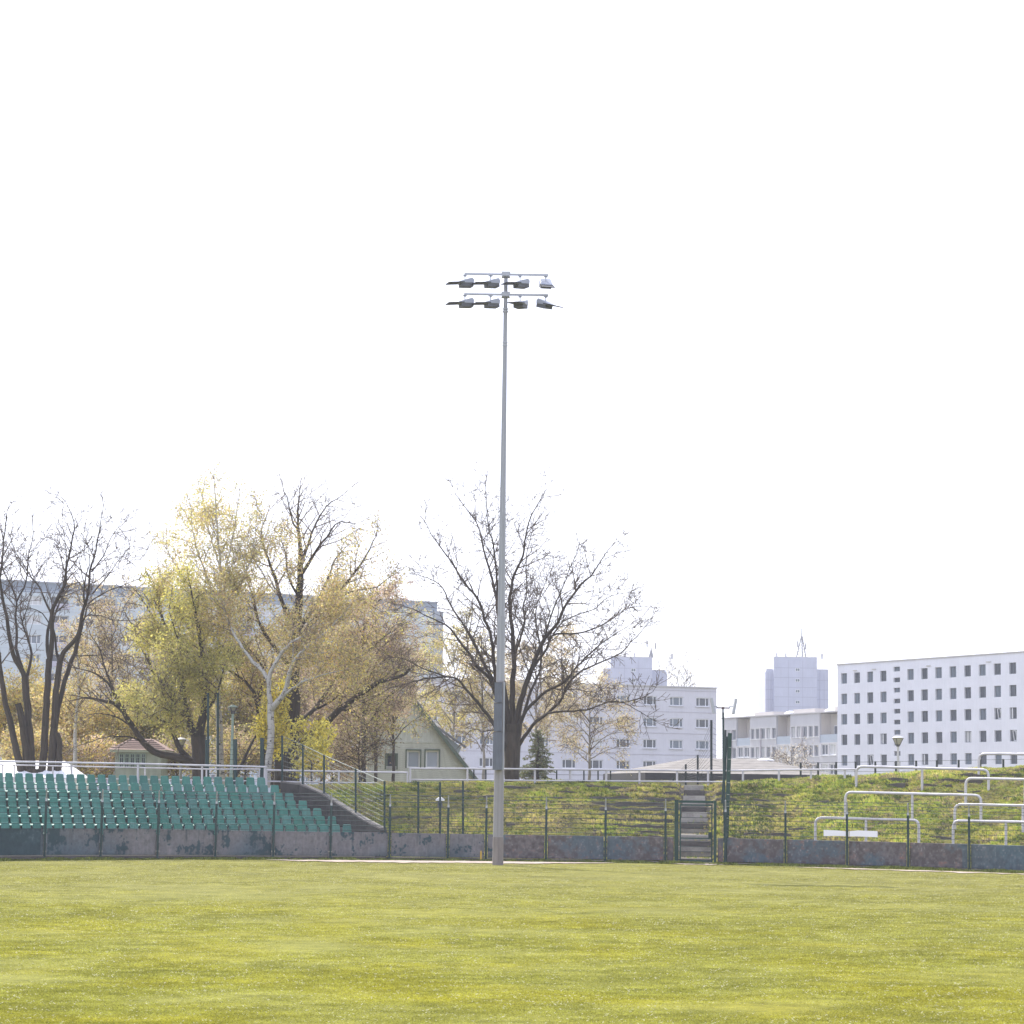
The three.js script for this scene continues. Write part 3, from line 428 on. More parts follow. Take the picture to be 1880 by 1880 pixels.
// ---------- floodlight mast ----------
{
  const D = 94.5, b = P(914, 1586, D); b.y = 0; const t = thing('floodlight_mast', 'tall grey floodlight mast at the edge of the playing field', 'light mast', b);
  const Y = (py) => P(922, py, D).y, H = Y(500);
  const yFoot = Y(1537), yCon = Y(1250);
  const cy = (r0, r1, y0, y1, s = 20) => { const g = new THREE.CylinderGeometry(r1, r0, y1 - y0, s, 1); g.translate(0, (y0 + y1) / 2, 0); return g; };
  const R = (y) => lerp(0.212, 0.075, y / Y(570));
  mesh('base', cy(0.218, R(yFoot) + 0.006, -0.2, yFoot), M.poleFoot, t);
  mesh('lower_pole', cy(R(yFoot), R(yCon), yFoot, yCon), M.poleConcrete, t);
  mesh('pole', [cy(R(yCon), R(Y(1131)), yCon, Y(1131)), cy(R(Y(1131)) - 0.008, R(Y(940)), Y(1131), Y(940)), cy(R(Y(940)) - 0.006, R(Y(630)), Y(940), Y(630)), cy(0.082, 0.075, Y(630), Y(500))], M.galv, t);
  mesh('flange', [cy(0.11, 0.11, Y(635), Y(633)), cy(0.11, 0.11, Y(629.5), Y(627.5)), cy(0.12, 0.12, Y(573), Y(571)), cy(0.11, 0.11, Y(568), Y(566))], M.galvPlain, t);
  const rungs = []; for (let py = 905; py < 1000; py += 7) rungs.push(cyl(V(-0.19, Y(py), 0), V(0.19, Y(py), 0), 0.008, 0.008, 4)); mesh('climbing_peg', rungs, M.galvPlain, t);
  const boxes = [[1253.5, 1290.5, 0.3], [1291.5, 1343, 0.33], [1344, 1414, 0.37]];
  for (const [a, c, w] of boxes) { const h = Y(a) - Y(c) - 0.01, bb = mesh('control_box', bx(w, h, 0.26, -0.07, (Y(a) + Y(c)) / 2, 0.3), M.boxGrey, t); mesh('seam', [bx(w + 0.02, 0.018, 0.28, -0.07, Y(a) - 0.01, 0.3), bx(0.02, 0.1, 0.02, w / 2 - 0.13, (Y(a) + Y(c)) / 2, 0.44)], M.lampDark, bb); }
  mesh('cable_duct', bx(0.06, Y(1253) - Y(1414), 0.05, 0.16, (Y(1253) + Y(1414)) / 2, 0.2), M.galvPlain, t);
  const rows = [505, 542];
  const wedge = (() => { const s = new THREE.Shape(); s.moveTo(-0.3, -0.05); s.lineTo(-0.32, 0.1); s.lineTo(-0.26, 0.2); s.lineTo(0.02, 0.11); s.lineTo(0.3, -0.0); s.lineTo(0.3, -0.05); s.closePath(); const g = new THREE.ExtrudeGeometry(s, { depth: 0.44, bevelEnabled: true, bevelSize: 0.012, bevelThickness: 0.012, bevelSegments: 1 }); g.translate(0, 0, -0.22); g.rotateY(-Math.PI / 2); g.scale(1, 0.8, 1); return g; })();
  const visor = (() => { const g = bx(0.5, 0.035, 0.66, 0, 0, 0.33); g.rotateX(0.05); g.translate(0, -0.015, 0.08); return g; })(), gear = bx(0.42, 0.14, 0.5, 0, -0.115, -0.05);
  rows.forEach((py, ri) => {
    const y = Y(py);
    mesh('crossarm', [bx(3.38, 0.075, 0.075, 0.02, y, 0.12)], M.galvPlain, t);
    mesh('clamp', [bx(0.34, 0.025, 0.3, 0, y + 0.1, 0.03), bx(0.34, 0.025, 0.3, 0, y - 0.09, 0.03), bx(0.3, 0.15, 0.1, 0, y, 0.2)], M.galvPlain, t);
    [[853, -72], [901, -66], [956, ri ? -22 : -60], [1004, ri ? 48 : 10]].forEach(([px, yaw], i) => {
      const x = (px - (ri ? 929 : 929.5)) * D / FPX, lamp = mesh('floodlight', wedge, M.lampSilver, t); lamp.position.set(x + (i > 1 ? 0 : 0.0), y - 0.36, 0.16); lamp.rotation.order = 'YXZ'; lamp.rotation.set(i === 3 ? (ri ? 0.22 : 0.34) : 0.06, yaw * Math.PI / 180, 0);
      mesh('visor', visor, M.lampBlack, lamp); mesh('gear_box', gear, M.lampDark, lamp);
      mesh('hanger', [bx(0.18, 0.02, 0.12, x, y - 0.047, 0.12), cyl(V(x, y - 0.05, 0.12), V(x, y - 0.12, 0.12), 0.08, 0.03, 6), cyl(V(x, y - 0.1, 0.12), V(x, y - 0.26, 0.14), 0.025, 0.025, 6)], M.galvPlain, t);
    });
  });
}
{ // twin panel post
  const D = FD(1328) + 2.6, b = P(1331, 1480, D); b.y = embY(1330, 2.6) - 0.1; const t = thing('twin_floodlight', 'thin green post with two tilted flat floodlights above the gate', 'light post', b); const q = (x, y) => P(x, y, D).sub(b);
  mesh('pole', cyl(V(0, 0, 0), q(1327.5, 1302), 0.055, 0.045, 8), M.greenPaint, t); mesh('collar', cyl(q(1327.5, 1308), q(1327.5, 1302), 0.05, 0.05, 8), M.galvPlain, t);
  mesh('crossarm', [cyl(q(1316.5, 1299.5), q(1339.5, 1300), 0.032, 0.032, 6), cyl(q(1327.5, 1298), q(1327.5, 1302), 0.06, 0.06, 6)], std(0.06, 0.025, 0.02, 0.7), t);
  for (const [x0, y0, x1, y1, ax] of [[1305.5, 1282, 1311, 1310, 1316.5], [1351, 1283, 1346, 1311, 1339.5]]) {
    const a = q(x1, y1), c = q(x0, y0), d = c.clone().sub(a), g = new THREE.BoxGeometry(0.1, d.length(), 0.5); g.applyQuaternion(new THREE.Quaternion().setFromUnitVectors(V(0, 1, 0), d.clone().normalize())); g.translate((a.x + c.x) / 2, (a.y + c.y) / 2, (a.z + c.z) / 2);
    const l = mesh('floodlight', g, M.galvPlain, t); const m = a.clone().lerp(c, 0.5); mesh('arm', [cyl(q(ax, 1299.6), q(ax, 1297), 0.03, 0.03, 5), cyl(q(ax, 1297), V(m.x, q(ax, 1297).y, m.z), 0.022, 0.022, 5)], M.galvPlain, l);
  }
}
// ---------- street lanterns ----------
function lantern(label, px, yTop, yBase, D, w, kind, poleMat) {
  const b = P(px, yBase, D), top = P(px, yTop, D), s = D / FPX, t = thing('street_lantern', label, 'street lamp', b); const H = top.y - b.y, R = w * s / 2;
  const y0 = H - w * s * (kind ? 0.75 : 0.55);
  mesh('pole', (() => { const g = new THREE.CylinderGeometry(0.06, 0.085, y0, 10); g.translate(0, y0 / 2, 0); return g; })(), poleMat, t);
  const lid = new THREE.LatheGeometry([[0, H + 0.03], [R * 0.5, H], [R, H - 0.07], [R, H - 0.1], [0.02, H - 0.09]].map((p) => new THREE.Vector2(...p)), 20); mesh('lid', lid, poleMat, t);
  const gl = new THREE.LatheGeometry([[R * 0.82, H - 0.1], [R * 0.35, y0 + 0.06], [0.02, y0 + 0.06]].map((p) => new THREE.Vector2(...p)), 18); mesh('shade', gl, new THREE.MeshPhysicalMaterial({ color: RGB(0.6, 0.6, 0.57), roughness: 0.4, transmission: 0.5, thickness: 0 }), t);
  mesh('cage', [0, 1, 2, 3].map((k) => { const a = k * Math.PI / 2 + 0.5; return cyl(V(Math.cos(a) * R * 0.3, y0, Math.sin(a) * R * 0.3), V(Math.cos(a) * R * 0.95, H - 0.08, Math.sin(a) * R * 0.95), 0.018, 0.018, 5); }), M.lampDark, t);
  mesh('collar', (() => { const g = new THREE.CylinderGeometry(0.12, 0.09, 0.16, 10); g.translate(0, y0 + 0.02, 0); return g; })(), M.lampDark, t);
}
lantern('white cone street lantern in front of the right white building', 1649, 1352, 1432, 132, 22, 1, std(0.5, 0.5, 0.5, 0.6));
lantern('flat-lidded street lantern under the branches of the yellow-green maple', 331, 1355, 1440, 118, 21, 1, std(0.3, 0.31, 0.31, 0.6));
lantern('pale green street lantern beside the birch behind the topmost seats', 424, 1295, 1440, 116, 18, 1, std(0.3, 0.4, 0.36, 0.6));
{ // small things
  const p = F(884, -0.55); const t = thing('marker_stake', 'small yellow marker stake at the foot of the wall beside the mast', 'stake', p); mesh('stake', [bx(0.07, 0.36, 0.05, 0, 0.18, 0), (() => { const g = new THREE.ConeGeometry(0.045, 0.08, 4); g.rotateY(Math.PI / 4); g.translate(0, 0.4, 0); return g; })()], std(0.55, 0.34, 0.03, 0.6), t);
  const q = P(808, 1470, FD(808) + 4.6); const d = thing('ground_lamp', 'small white dome lying on the grassy bank behind the mesh fence', 'lamp', q); mesh('dome', (() => { const g = new THREE.SphereGeometry(0.2, 20, 10, 0, 6.283, 0, Math.PI / 2); g.scale(1, 0.75, 1); return g; })(), M.white, d); mesh('foot', (() => { const g = new THREE.CylinderGeometry(0.1, 0.12, 0.3, 10); g.translate(0, -0.15, 0); return g; })(), M.lampDark, d);
}
// ---------- buildings ----------
const facadeTex = tex(512, 512, (u, v) => { const a = fbm(u * 6, v * 6, 5, 6, 15), b = fbm(u * 60, v * 4, 2, 60, 25); const k = 0.93 + 0.12 * (a - 0.5) + 0.08 * (b - 0.5); return [k, k, k]; });
const glassDark = new THREE.MeshPhysicalMaterial({ color: RGB(0.05, 0.06, 0.07), roughness: 0.08, specularIntensity: 0.9 });
const glassMid = new THREE.MeshPhysicalMaterial({ color: RGB(0.12, 0.15, 0.18), roughness: 0.15 });
const glassMatte = std(0.1, 0.11, 0.13, 0.7);
const curtain = std(0.5, 0.5, 0.5, 0.5), frameWhite = std(0.7, 0.71, 0.73, 0.5), frameDark = std(0.1, 0.12, 0.13, 0.5);
// a wall plane from (pxA, DA) on the left to (pxB, DB) on the right; local x runs along it, local z points at the field
function wallFrame(pxA, DA, pxB, DB) {
  const a = P(pxA, 1470, DA).setY(0), b = P(pxB, 1470, DB).setY(0), d = b.clone().sub(a), L = d.length(), turn = Math.atan2(-d.z, d.x), n = V(-d.z, 0, d.x).normalize(), u = d.clone().normalize();
  if (n.z < 0) n.negate();
  const loc = (px, py) => { const q = P(px, py, 100), o = V(0, EYE, 0), r = q.sub(o), k = a.clone().sub(o).dot(n) / r.dot(n), h = o.addScaledVector(r, k); return [h.clone().sub(a).dot(u), h.y]; };
  return { a, L, turn, loc, n };
}
function holedWall(x0, x1, y0, y1, holes, t) { // a wall sheet with real openings, thickness t behind local z = 0
  const s = new THREE.Shape(); s.moveTo(x0, y0); s.lineTo(x1, y0); s.lineTo(x1, y1); s.lineTo(x0, y1); s.closePath();
  for (const [x, y, w, h] of holes) { const p = new THREE.Path(); p.moveTo(x - w / 2, y - h / 2); p.lineTo(x - w / 2, y + h / 2); p.lineTo(x + w / 2, y + h / 2); p.lineTo(x + w / 2, y - h / 2); p.closePath(); s.holes.push(p); }
  const g = new THREE.ExtrudeGeometry(s, { depth: t, bevelEnabled: false }); g.translate(0, 0, -t); const uv = g.attributes.uv; for (let i = 0; i < uv.count; i++) uv.setXY(i, uv.getX(i) / 8, uv.getY(i) / 8); return g;
}
const winCache = {};
function windowGeo(w, h, cuts, f) { // frame bars and panes; cuts are fractions across
  const key = [w.toFixed(2), h.toFixed(2), cuts, f].join(); if (winCache[key]) return winCache[key];
  const fr = [bx(w, f, 0.08, 0, h / 2 - f / 2, 0), bx(w, f, 0.08, 0, -h / 2 + f / 2, 0)], xs = [0, ...cuts, 1];
  for (const c of xs) fr.push(bx(f, h - 2 * f, 0.08, clamp(-w / 2 + c * w, -w / 2 + f / 2, w / 2 - f / 2), 0, 0));
  return winCache[key] = [merge(fr), bx(w - 2 * f, h - 2 * f, 0.02, 0, 0, -0.015), bx(w + 0.2, 0.07, 0.2, 0, -h / 2 - 0.05, 0.2)];
}
function addWindow(parent, x, y, z, w, h, cuts, f, fm, gm, sill) {
  const [fg, pg, sg] = windowGeo(w, h, cuts, f), m = mesh('window', fg, fm, parent); m.position.set(x, y, z); mesh('pane', pg, gm, m); if (sill) mesh('sill', sg, sill, m); return m;
}
const R0 = rngOf(333);
{ // right white building, seen at a slant
  const wf = wallFrame(1538, 330, 1975, 289.5), t = thing('apartment_building', 'white five-storey building with rows of square dark windows at the right', 'building', wf.a, wf.turn);
  const wm = std(0.74, 0.74, 0.79, 0.85, { map: facadeTex }), x0 = wf.loc(1549.5, 1245)[0], x1 = wf.loc(1859, 1232)[0], sp = (x1 - x0) / 12, top = wf.loc(1538, 1221)[1];
  const yT = wf.loc(1549.5, 1245.6)[1], yB = wf.loc(1549.5, 1396)[1], fl = (yT - yB) / 4, holes = [], w = 1.32, h = 1.42;
  for (let r = 0; r < 6; r++) for (let c = 0; c < 15; c++) { const x = x0 + sp * c; if (x > wf.L - 1) continue; if (c === 4) { holes.push([x, yT - fl * r + 0.82, 1.35, 0.62, 1], [x, yT - fl * r - 0.62, 1.35, 0.62, 1]); } else holes.push([x, yT - fl * r, w, h, 0]); }
  mesh('wall', holedWall(0, wf.L, 0, top - 0.02, holes, 0.36), wm, t); mesh('wall', bx(wf.L, top - 0.1, 12, wf.L / 2, top / 2 - 0.05, -6.75), wm, t);
  mesh('roof', [bx(wf.L + 0.16, 0.16, 13.2, wf.L / 2, top + 0.06, -6.5)], std(0.42, 0.4, 0.38, 0.8), t);
  for (const [x, y, ww, hh, small] of holes) { const k = R0(), win = addWindow(t, x, y, -0.26, ww, hh, small ? [0.5] : [k < 0.5 ? 0.5 : 0.62], 0.06, small ? frameDark : frameDark, k < 0.04 ? curtain : k < 0.4 ? glassMid : glassDark);
    if (!small && k > 0.84) { const sash = mesh('sash', windowGeo(ww * 0.46, hh - 0.14, [], 0.07)[0], frameWhite, win); sash.position.set(k > 0.92 ? 0.2 : -0.25, 0, 0.14); sash.rotation.set(k > 0.92 ? 0.18 : 0, k > 0.92 ? 0 : -0.7, 0); mesh('curtain', bx(ww * 0.22, hh - 0.2, 0.02, k > 0.92 ? 0.42 : -0.4, 0, 0.012), curtain, win); } }
  // inner sheers and drip spouts
  mesh('spout', [1570, 1605, 1705, 1815].map((px) => { const [x] = wf.loc(px, 1225); return bx(0.8, 0.12, 0.12, x, top - 0.9, 0.06); }), std(0.5, 0.48, 0.45), t);
}
{ // white middle building
  const wf = wallFrame(640, 291, 1315, 308), t = thing('apartment_building', 'white four-storey panel building behind the bare tree and the pavilion', 'building', wf.a, wf.turn), wm = std(0.6, 0.595, 0.65, 0.85, { map: facadeTex });
  const top = wf.loc(1314, 1264)[1], xR = wf.loc(1290, 1289)[0], sp = xR - wf.loc(1242, 1288)[0], yT = wf.loc(1290, 1289)[1], fl = (yT - wf.loc(1290, 1407)[1]) / 3, holes = [];
  for (let c = 0; c < 14; c++) for (let r = 0; r < 5; r++) { const x = xR - sp * c; if (x > 1.5) holes.push([x, yT - fl * r, 1.85, 1.12]); }
  mesh('wall', holedWall(0, wf.L, 0, top, holes, 0.3), wm, t); mesh('wall', bx(wf.L, top - 0.1, 11, wf.L / 2, top / 2 - 0.05, -5.9), wm, t); mesh('roof', bx(wf.L + 0.2, 0.14, 11.8, wf.L / 2, top + 0.07, -5.7), std(0.45, 0.44, 0.44), t);
  for (const [x, y, w, h] of holes) { const k = R0(); addWindow(t, x, y, -0.14, w, h, [0.26, 0.74], 0.09, frameWhite, k < 0.06 ? curtain : k < 0.5 ? glassMid : glassDark, wm); }
  const joint = []; for (let r = 0; r < 6; r++) joint.push(bx(wf.L, 0.07, 0.06, wf.L / 2, yT + fl * (0.5 - r), 0.01)); mesh('joint', joint, std(0.4, 0.38, 0.42), t);
}
function tower(label, D, parts, win, ant) { // parts [px0, px1, yTop, chamfer]
  const c = P(parts[0][0], 1470, D).setY(0), t = thing('tower_block', label, 'tower', c), wm = std(0.5, 0.52, 0.63, 0.85, { map: facadeTex });
  parts.forEach(([p0, p1, y, ch], i) => {
    const x0 = P(p0, y, D).x - c.x, x1 = P(p1, y, D).x - c.x, H = P(p0, y, D).y, dep = 14 - i * 0.6, s = new THREE.Shape(); const q = ch * D / FPX;
    s.moveTo(x0, 0); s.lineTo(x1, 0); s.lineTo(x1, ch > 0 ? H - q * 2 : H); s.lineTo(ch > 0 ? x1 - q : x1, H); s.lineTo(ch < 0 ? x0 - q : x0, H); s.lineTo(x0, ch < 0 ? H + q * 2 : H); s.closePath();
    const g = new THREE.ExtrudeGeometry(s, { depth: dep, bevelEnabled: false }); g.translate(0, 0, -dep - i * 1.2); const uv = g.attributes.uv; for (let k = 0; k < uv.count; k++) uv.setXY(k, uv.getX(k) / 8, uv.getY(k) / 8);
    const w = mesh('wall', g, wm, t), z = -i * 1.2;
    const j = []; for (let yy = H - 2; yy > H - 16; yy -= 1.9) j.push(bx(x1 - x0 + 0.02, 0.1, 0.06, (x0 + x1) / 2, yy, z)); for (let k = 1; k < 3; k++) j.push(bx(0.08, H - 1, 0.05, lerp(x0, x1, k / 3), H / 2, z)); mesh('joint', j, std(0.36, 0.37, 0.46), w);
    mesh('parapet', bx(x1 - x0 - 2 * Math.abs(q), 0.18, dep, (x0 + x1) / 2, H + 0.09, z - dep / 2), std(0.45, 0.45, 0.5), w);
  });
  for (const [px, py] of win) { const p = P(px, py, D - 0.1).sub(c); addWindow(t, p.x, p.y, 0.02, 0.85, 0.6, [0.5], 0.07, frameWhite, glassMid); }
  if (ant) { const [px, y0, y1, w] = ant, a = P(px, y0, D + 5).sub(c), b = P(px, y1, D + 5).sub(c), m = [], W = w; for (const [sx, sz] of [[-1, -1], [1, -1], [0, 1]]) m.push(cyl(V(a.x + sx * W, a.y, a.z + sz * W), V(b.x + sx * 0.08, a.y + (b.y - a.y) * 0.72, a.z + sz * 0.08), 0.13, 0.1, 4)); m.push(cyl(V(a.x, a.y + (b.y - a.y) * 0.6, a.z), b, 0.14, 0.08, 5)); for (let k = 0; k < 7; k++) { const f = k / 9, y = lerp(a.y, b.y, f * 0.9), q = lerp(W, 0.1, f); m.push(bx(q * 2, 0.07, 0.07, a.x, y, a.z - q), cyl(V(a.x - q, y, a.z), V(a.x + q, y + (b.y - a.y) * 0.1, a.z), 0.04, 0.04, 4)); } m.push(bx(0.25, 1.2, 0.25, a.x - 0.8, a.y + 2.6, a.z), bx(0.25, 1.2, 0.25, a.x + 0.8, a.y + 2.2, a.z)); mesh('antenna', m, std(0.22, 0.22, 0.24, 0.5), t);
    mesh('vent', [-5, -3.2, 4].map((q) => cyl(V(a.x + q, a.y - 0.3, a.z), V(a.x + q, a.y + 0.8, a.z), 0.2, 0.25, 6)), std(0.5, 0.5, 0.52), t); }
}
tower('pale stepped tower block with a tall lattice antenna left of the white building', 470, [[1421, 1500, 1207, 0], [1406.5, 1421.5, 1229, -2], [1499.5, 1524, 1229, 0]], [[1464.5, 1229.5], [1464.5, 1249], [1464.5, 1269], [1464.5, 1289]], [1472, 1207, 1153, 0.95]);
tower('pale stepped tower block rising behind the middle white building', 455, [[1121.5, 1197.5, 1207, 0], [1109, 1122, 1228, 0], [1197, 1226.5, 1230, 3]], [[1163, 1230], [1163, 1249]], [1195.5, 1207, 1189, 0.35]);
{ // grey building with recessed balconies
  const wf = wallFrame(1326, 381, 1560, 343), t = thing('apartment_building', 'grey building with recessed balconies between the tower and the pavilion', 'building', wf.a, wf.turn), gm = std(0.5, 0.495, 0.52, 0.85, { map: facadeTex }), beige = std(0.6, 0.56, 0.52, 0.85, { map: facadeTex }), blue = std(0.34, 0.39, 0.46, 0.8, { map: facadeTex });
  const X = (px) => wf.loc(px, 1330)[0], top = wf.loc(1504, 1309)[1], yT = wf.loc(1504, 1337)[1] - 0.4, fl = 2.85;
  const segs = [[1326, 1352, [1330, 1338, 1348]], [1377, 1425, [1381.5, 1390.5, 1400.5, 1410.5, 1420.5]], [1451, 1504.5, [1456, 1466, 1477.5, 1488, 1498.5]], [1537, 1560, []]], recs = [[1352, 1377], [1425, 1451], [1504.5, 1537]];
  for (const [a, b, wx] of segs) {
    const x0 = X(a), x1 = X(b), holes = []; for (const w of wx) for (let r = 0; r < 5; r++) holes.push([X(w), yT - fl * r, 1.25, 1.6]);
    const wl = mesh('wall', holedWall(x0, x1, 0, top, holes, 0.3), gm, t);
    for (const [x, y, w, h] of holes) addWindow(t, x, y, -0.18, w, h, [0.5], 0.12, std(0.3, 0.31, 0.33, 0.6), R0() < 0.25 ? curtain : glassMatte, frameWhite);
    if (wx.length > 2) mesh('downpipe', bx(0.2, top - 1.8, 0.12, X(wx[1]) + 1.15, (top - 1.8) / 2, 0.06), std(0.33, 0.31, 0.34), wl);
  }
  const xa = X(1326), xb = X(1560); mesh('wall', bx(xb - xa, top - 0.1, 9, (xa + xb) / 2, top / 2 - 0.05, -6.35), beige, t); mesh('roof', bx(xb - xa + 0.2, 0.16, 12, (xa + xb) / 2, top + 0.08, -5.8), std(0.4, 0.39, 0.4), t);
  for (const [a, b] of recs) {
    const x0 = X(a), x1 = X(b), w = x1 - x0, cx = (x0 + x1) / 2, yL = yT - 1.7, holes = []; for (let r = 1; r < 5; r++) for (const k of [-1, 1]) holes.push([cx + k * w * 0.23, yT - fl * r + 0.1, w * 0.38, 1.6]);
    mesh('wall', holedWall(x0 + 0.005, x1 - 0.005, 0, yL, holes, 0.3), gm, t); for (const [x, y, ww, hh] of holes) addWindow(t, x, y, -0.18, ww, hh, [0.5], 0.12, frameWhite, R0() < 0.4 ? curtain : glassMatte, frameWhite);
    mesh('return_wall', bx(0.28, top - yL - 0.05, 1.5, x0 - 0.15, (top + yL) / 2 - 0.03, -1.08), beige, t);
    mesh('balcony', [bx(w - 0.06, 1.15, 0.12, cx, yL + 0.58, -0.12), bx(w - 0.06, 0.16, 1.5, cx, yL + 0.09, -0.95)], blue, t);
    addWindow(t, cx + 0.3, yT, -1.78, w * 0.66, 1.6, [0.5], 0.1, frameWhite, glassMatte);
  }
  const pent = [[1370, 1404, 1308], [1440, 1480, 1302.5], [1516, 1545, 1297]]; for (const [a, b, y] of pent) { const x0 = X(a), x1 = X(b), h = wf.loc(a, y)[1]; mesh('roof_box', bx(Math.abs(x1 - x0), h - top, 4, (x0 + x1) / 2, (h + top) / 2, -3.5), beige, t); }
  mesh('skylight', [1434, 1508].map((px) => { const g = new THREE.SphereGeometry(0.9, 14, 6, 0, 6.283, 0, 1.57); g.scale(1.3, 0.6, 1); g.translate(X(px), top + 0.16, -1.6); return g; }), M.white, t);
}
{ // long slab on the left
  const wf = wallFrame(-70, 347, 808, 379), t = thing('apartment_building', 'long pale blue high-rise slab behind the trees at the left', 'building', wf.a, wf.turn), wm = std(0.5, 0.56, 0.6, 0.85, { map: facadeTex }), dk = std(0.24, 0.29, 0.36, 0.8, { map: facadeTex }), grey = std(0.3, 0.33, 0.37, 0.85, { map: facadeTex }), vio = std(0.42, 0.4, 0.48, 0.85);
  const X = (px) => wf.loc(px, 1150)[0], top = wf.loc(0, 1066)[1], yA = wf.loc(0, 1085)[1], y1 = wf.loc(62, 1138)[1], fl = y1 - wf.loc(62, 1173.5)[1], holes = [], bay = X(62) - X(-28);
  const lg = [];
  for (let c = 0; c < 9; c++) for (let r = -1; r < 10; r++) { const x = X(63) + bay * c - bay; if (x < 3 || x > wf.L - 9) continue; const y = y1 - fl * r; holes.push([x, y, 2.15, 1.3]); if (x + bay * 0.5 < wf.L - 8) lg.push([x + bay * 0.5 + 0.2, y, 2.6, 1.6]); }
  mesh('wall', holedWall(0, wf.L - 1.7, 0, yA, [...holes, ...lg], 0.5), wm, t); mesh('wall', bx(wf.L, yA - 0.1, 11, wf.L / 2, yA / 2 - 0.05, -6.8), vio, t);
  mesh('attic', bx(wf.L - 1.0, top - yA, 11.5, wf.L / 2 - 0.5, (top + yA) / 2, -5.9), dk, t); mesh('roof', bx(wf.L - 0.8, 0.2, 12, wf.L / 2 - 0.5, top + 0.1, -5.9), std(0.3, 0.32, 0.36), t);
  mesh('end_wall', bx(1.6, yA + 0.2, 12.5, wf.L - 0.85, yA / 2 + 0.1, -6.0), grey, t);
  for (const [x, y, w, h] of holes) addWindow(t, x, y, -0.25, w, h, [0.35, 0.72], 0.1, frameWhite, R0() < 0.35 ? curtain : glassMid);
  for (const [x, y, w, h] of lg) { mesh('balcony', bx(w + 0.2, 0.85, 0.1, x, y - 0.7, 0.08), vio, t); addWindow(t, x, y, -0.42, w, h, [0.5], 0.1, frameWhite, glassDark); }
  const j = []; for (let r = -1; r < 11; r++) j.push(bx(wf.L - 1.8, 0.08, 0.05, (wf.L - 1.8) / 2, y1 - fl * (r - 0.5), 0.01)); mesh('joint', j, std(0.42, 0.47, 0.52), t);
  const h1 = wf.loc(700, 1098)[1]; mesh('roof_box', bx(X(759) - X(690), h1 - top + 0.3, 6, (X(759) + X(690)) / 2, (h1 + top) / 2, -5), dk, t);
}
{ // green gabled house
  const D = 142, y0 = 1450, t0 = P(752, y0, D); t0.y = 1.6; const t = thing('house', 'pale green gabled wooden house behind the railing', 'house', t0); const q = (x, y) => P(x, y, D).sub(t0);
  const green = std(0.6, 0.62, 0.56, 0.8, { map: rep(streak, 1, 0.4) }), trim = std(0.1, 0.13, 0.1, 0.7), roofM = std(0.17, 0.17, 0.17, 0.9), ap = q(748, 1272), bR = q(866, 1424), slope = (ap.y - bR.y) / (bR.x - ap.x), yE = -0.3, xE = ap.x + (ap.y - yE) / slope, xL = ap.x - (xE - ap.x), dep = 9;
  const s = new THREE.Shape(); s.moveTo(xL, yE); s.lineTo(xE, yE); s.lineTo(ap.x, ap.y); s.closePath(); const W = [[759, 1394, 24, 32], [793.5, 1394, 24, 32], [718.5, 1399, 19, 27]].map(([x, y, w, h]) => { const c = q(x, y); return [c.x, c.y, w * D / FPX, h * D / FPX]; });
  for (const [x, y, w, h] of W) { const p = new THREE.Path(); p.moveTo(x - w / 2, y - h / 2); p.lineTo(x - w / 2, y + h / 2); p.lineTo(x + w / 2, y + h / 2); p.lineTo(x + w / 2, y - h / 2); p.closePath(); s.holes.push(p); }
  const g = new THREE.ExtrudeGeometry(s, { depth: 0.25, bevelEnabled: false }); g.translate(0, 0, -0.25); const wall = mesh('wall', g, green, t);
  const b2 = new THREE.Shape(); b2.moveTo(xL + 0.2, yE); b2.lineTo(xE - 0.2, yE); b2.lineTo(ap.x, ap.y - 0.25); b2.closePath(); const bg = new THREE.ExtrudeGeometry(b2, { depth: dep, bevelEnabled: false }); bg.translate(0, 0, -dep - 0.3); mesh('wall', bg, green, t);
  const sid = []; for (let y = yE + 0.05; y < q(750, 1363).y; y += 0.125) { const h = (ap.y - y) / slope - 0.08; let cuts = [[ap.x - h, ap.x + h]]; for (const [x, wy, w, hh] of W) if (y > wy - hh / 2 - 0.12 && y < wy + hh / 2 + 0.12) cuts = cuts.flatMap(([a, b]) => [[a, Math.min(b, x - w / 2 - 0.06)], [Math.max(a, x + w / 2 + 0.06), b]].filter(([m, n]) => n - m > 0.05)); for (const [a, b] of cuts) { const c = bx(b - a, 0.115, 0.025, (a + b) / 2, y, 0.012); c.rotateX(0); sid.push(c); } }
  const sd = mesh('siding', sid, green, wall); sd.userData.kind = 'stuff';
  const vb = []; for (let x = ap.x - 2.6; x < ap.x + 2.6; x += 0.3) { const yb = q(750, 1362).y, yt = ap.y - Math.abs(x - ap.x) * slope - 0.15; if (yt > yb) vb.push(bx(0.03, yt - yb, 0.03, x, (yt + yb) / 2, 0.015)); } mesh('batten', vb, green, wall).userData.kind = 'stuff';
  mesh('band', bx(2 * (ap.y - q(750, 1362).y) / slope - 0.1, 0.09, 0.05, ap.x, q(750, 1362).y, 0.03), green, wall);
  W.forEach(([x, y, w, h], i) => { const m = addWindow(t, x, y, -0.1, w, h, i === 2 ? [] : [], 0.09, i === 2 ? trim : frameWhite, i === 2 ? glassDark : std(0.3, 0.34, 0.4, 0.08)); mesh('casing', [bx(w + 0.16, 0.08, 0.07, 0, h / 2 + 0.04, 0.14), bx(0.08, h, 0.07, -w / 2 - 0.04, 0, 0.14), bx(0.08, h, 0.07, w / 2 + 0.04, 0, 0.14)], trim, m); if (i === 2) mesh('bar', [0.2, 0.4, 0.6, 0.8].map((k) => bx(w, 0.02, 0.02, 0, -h / 2 + k * h * 0.25, 0.1)), frameWhite, m); });
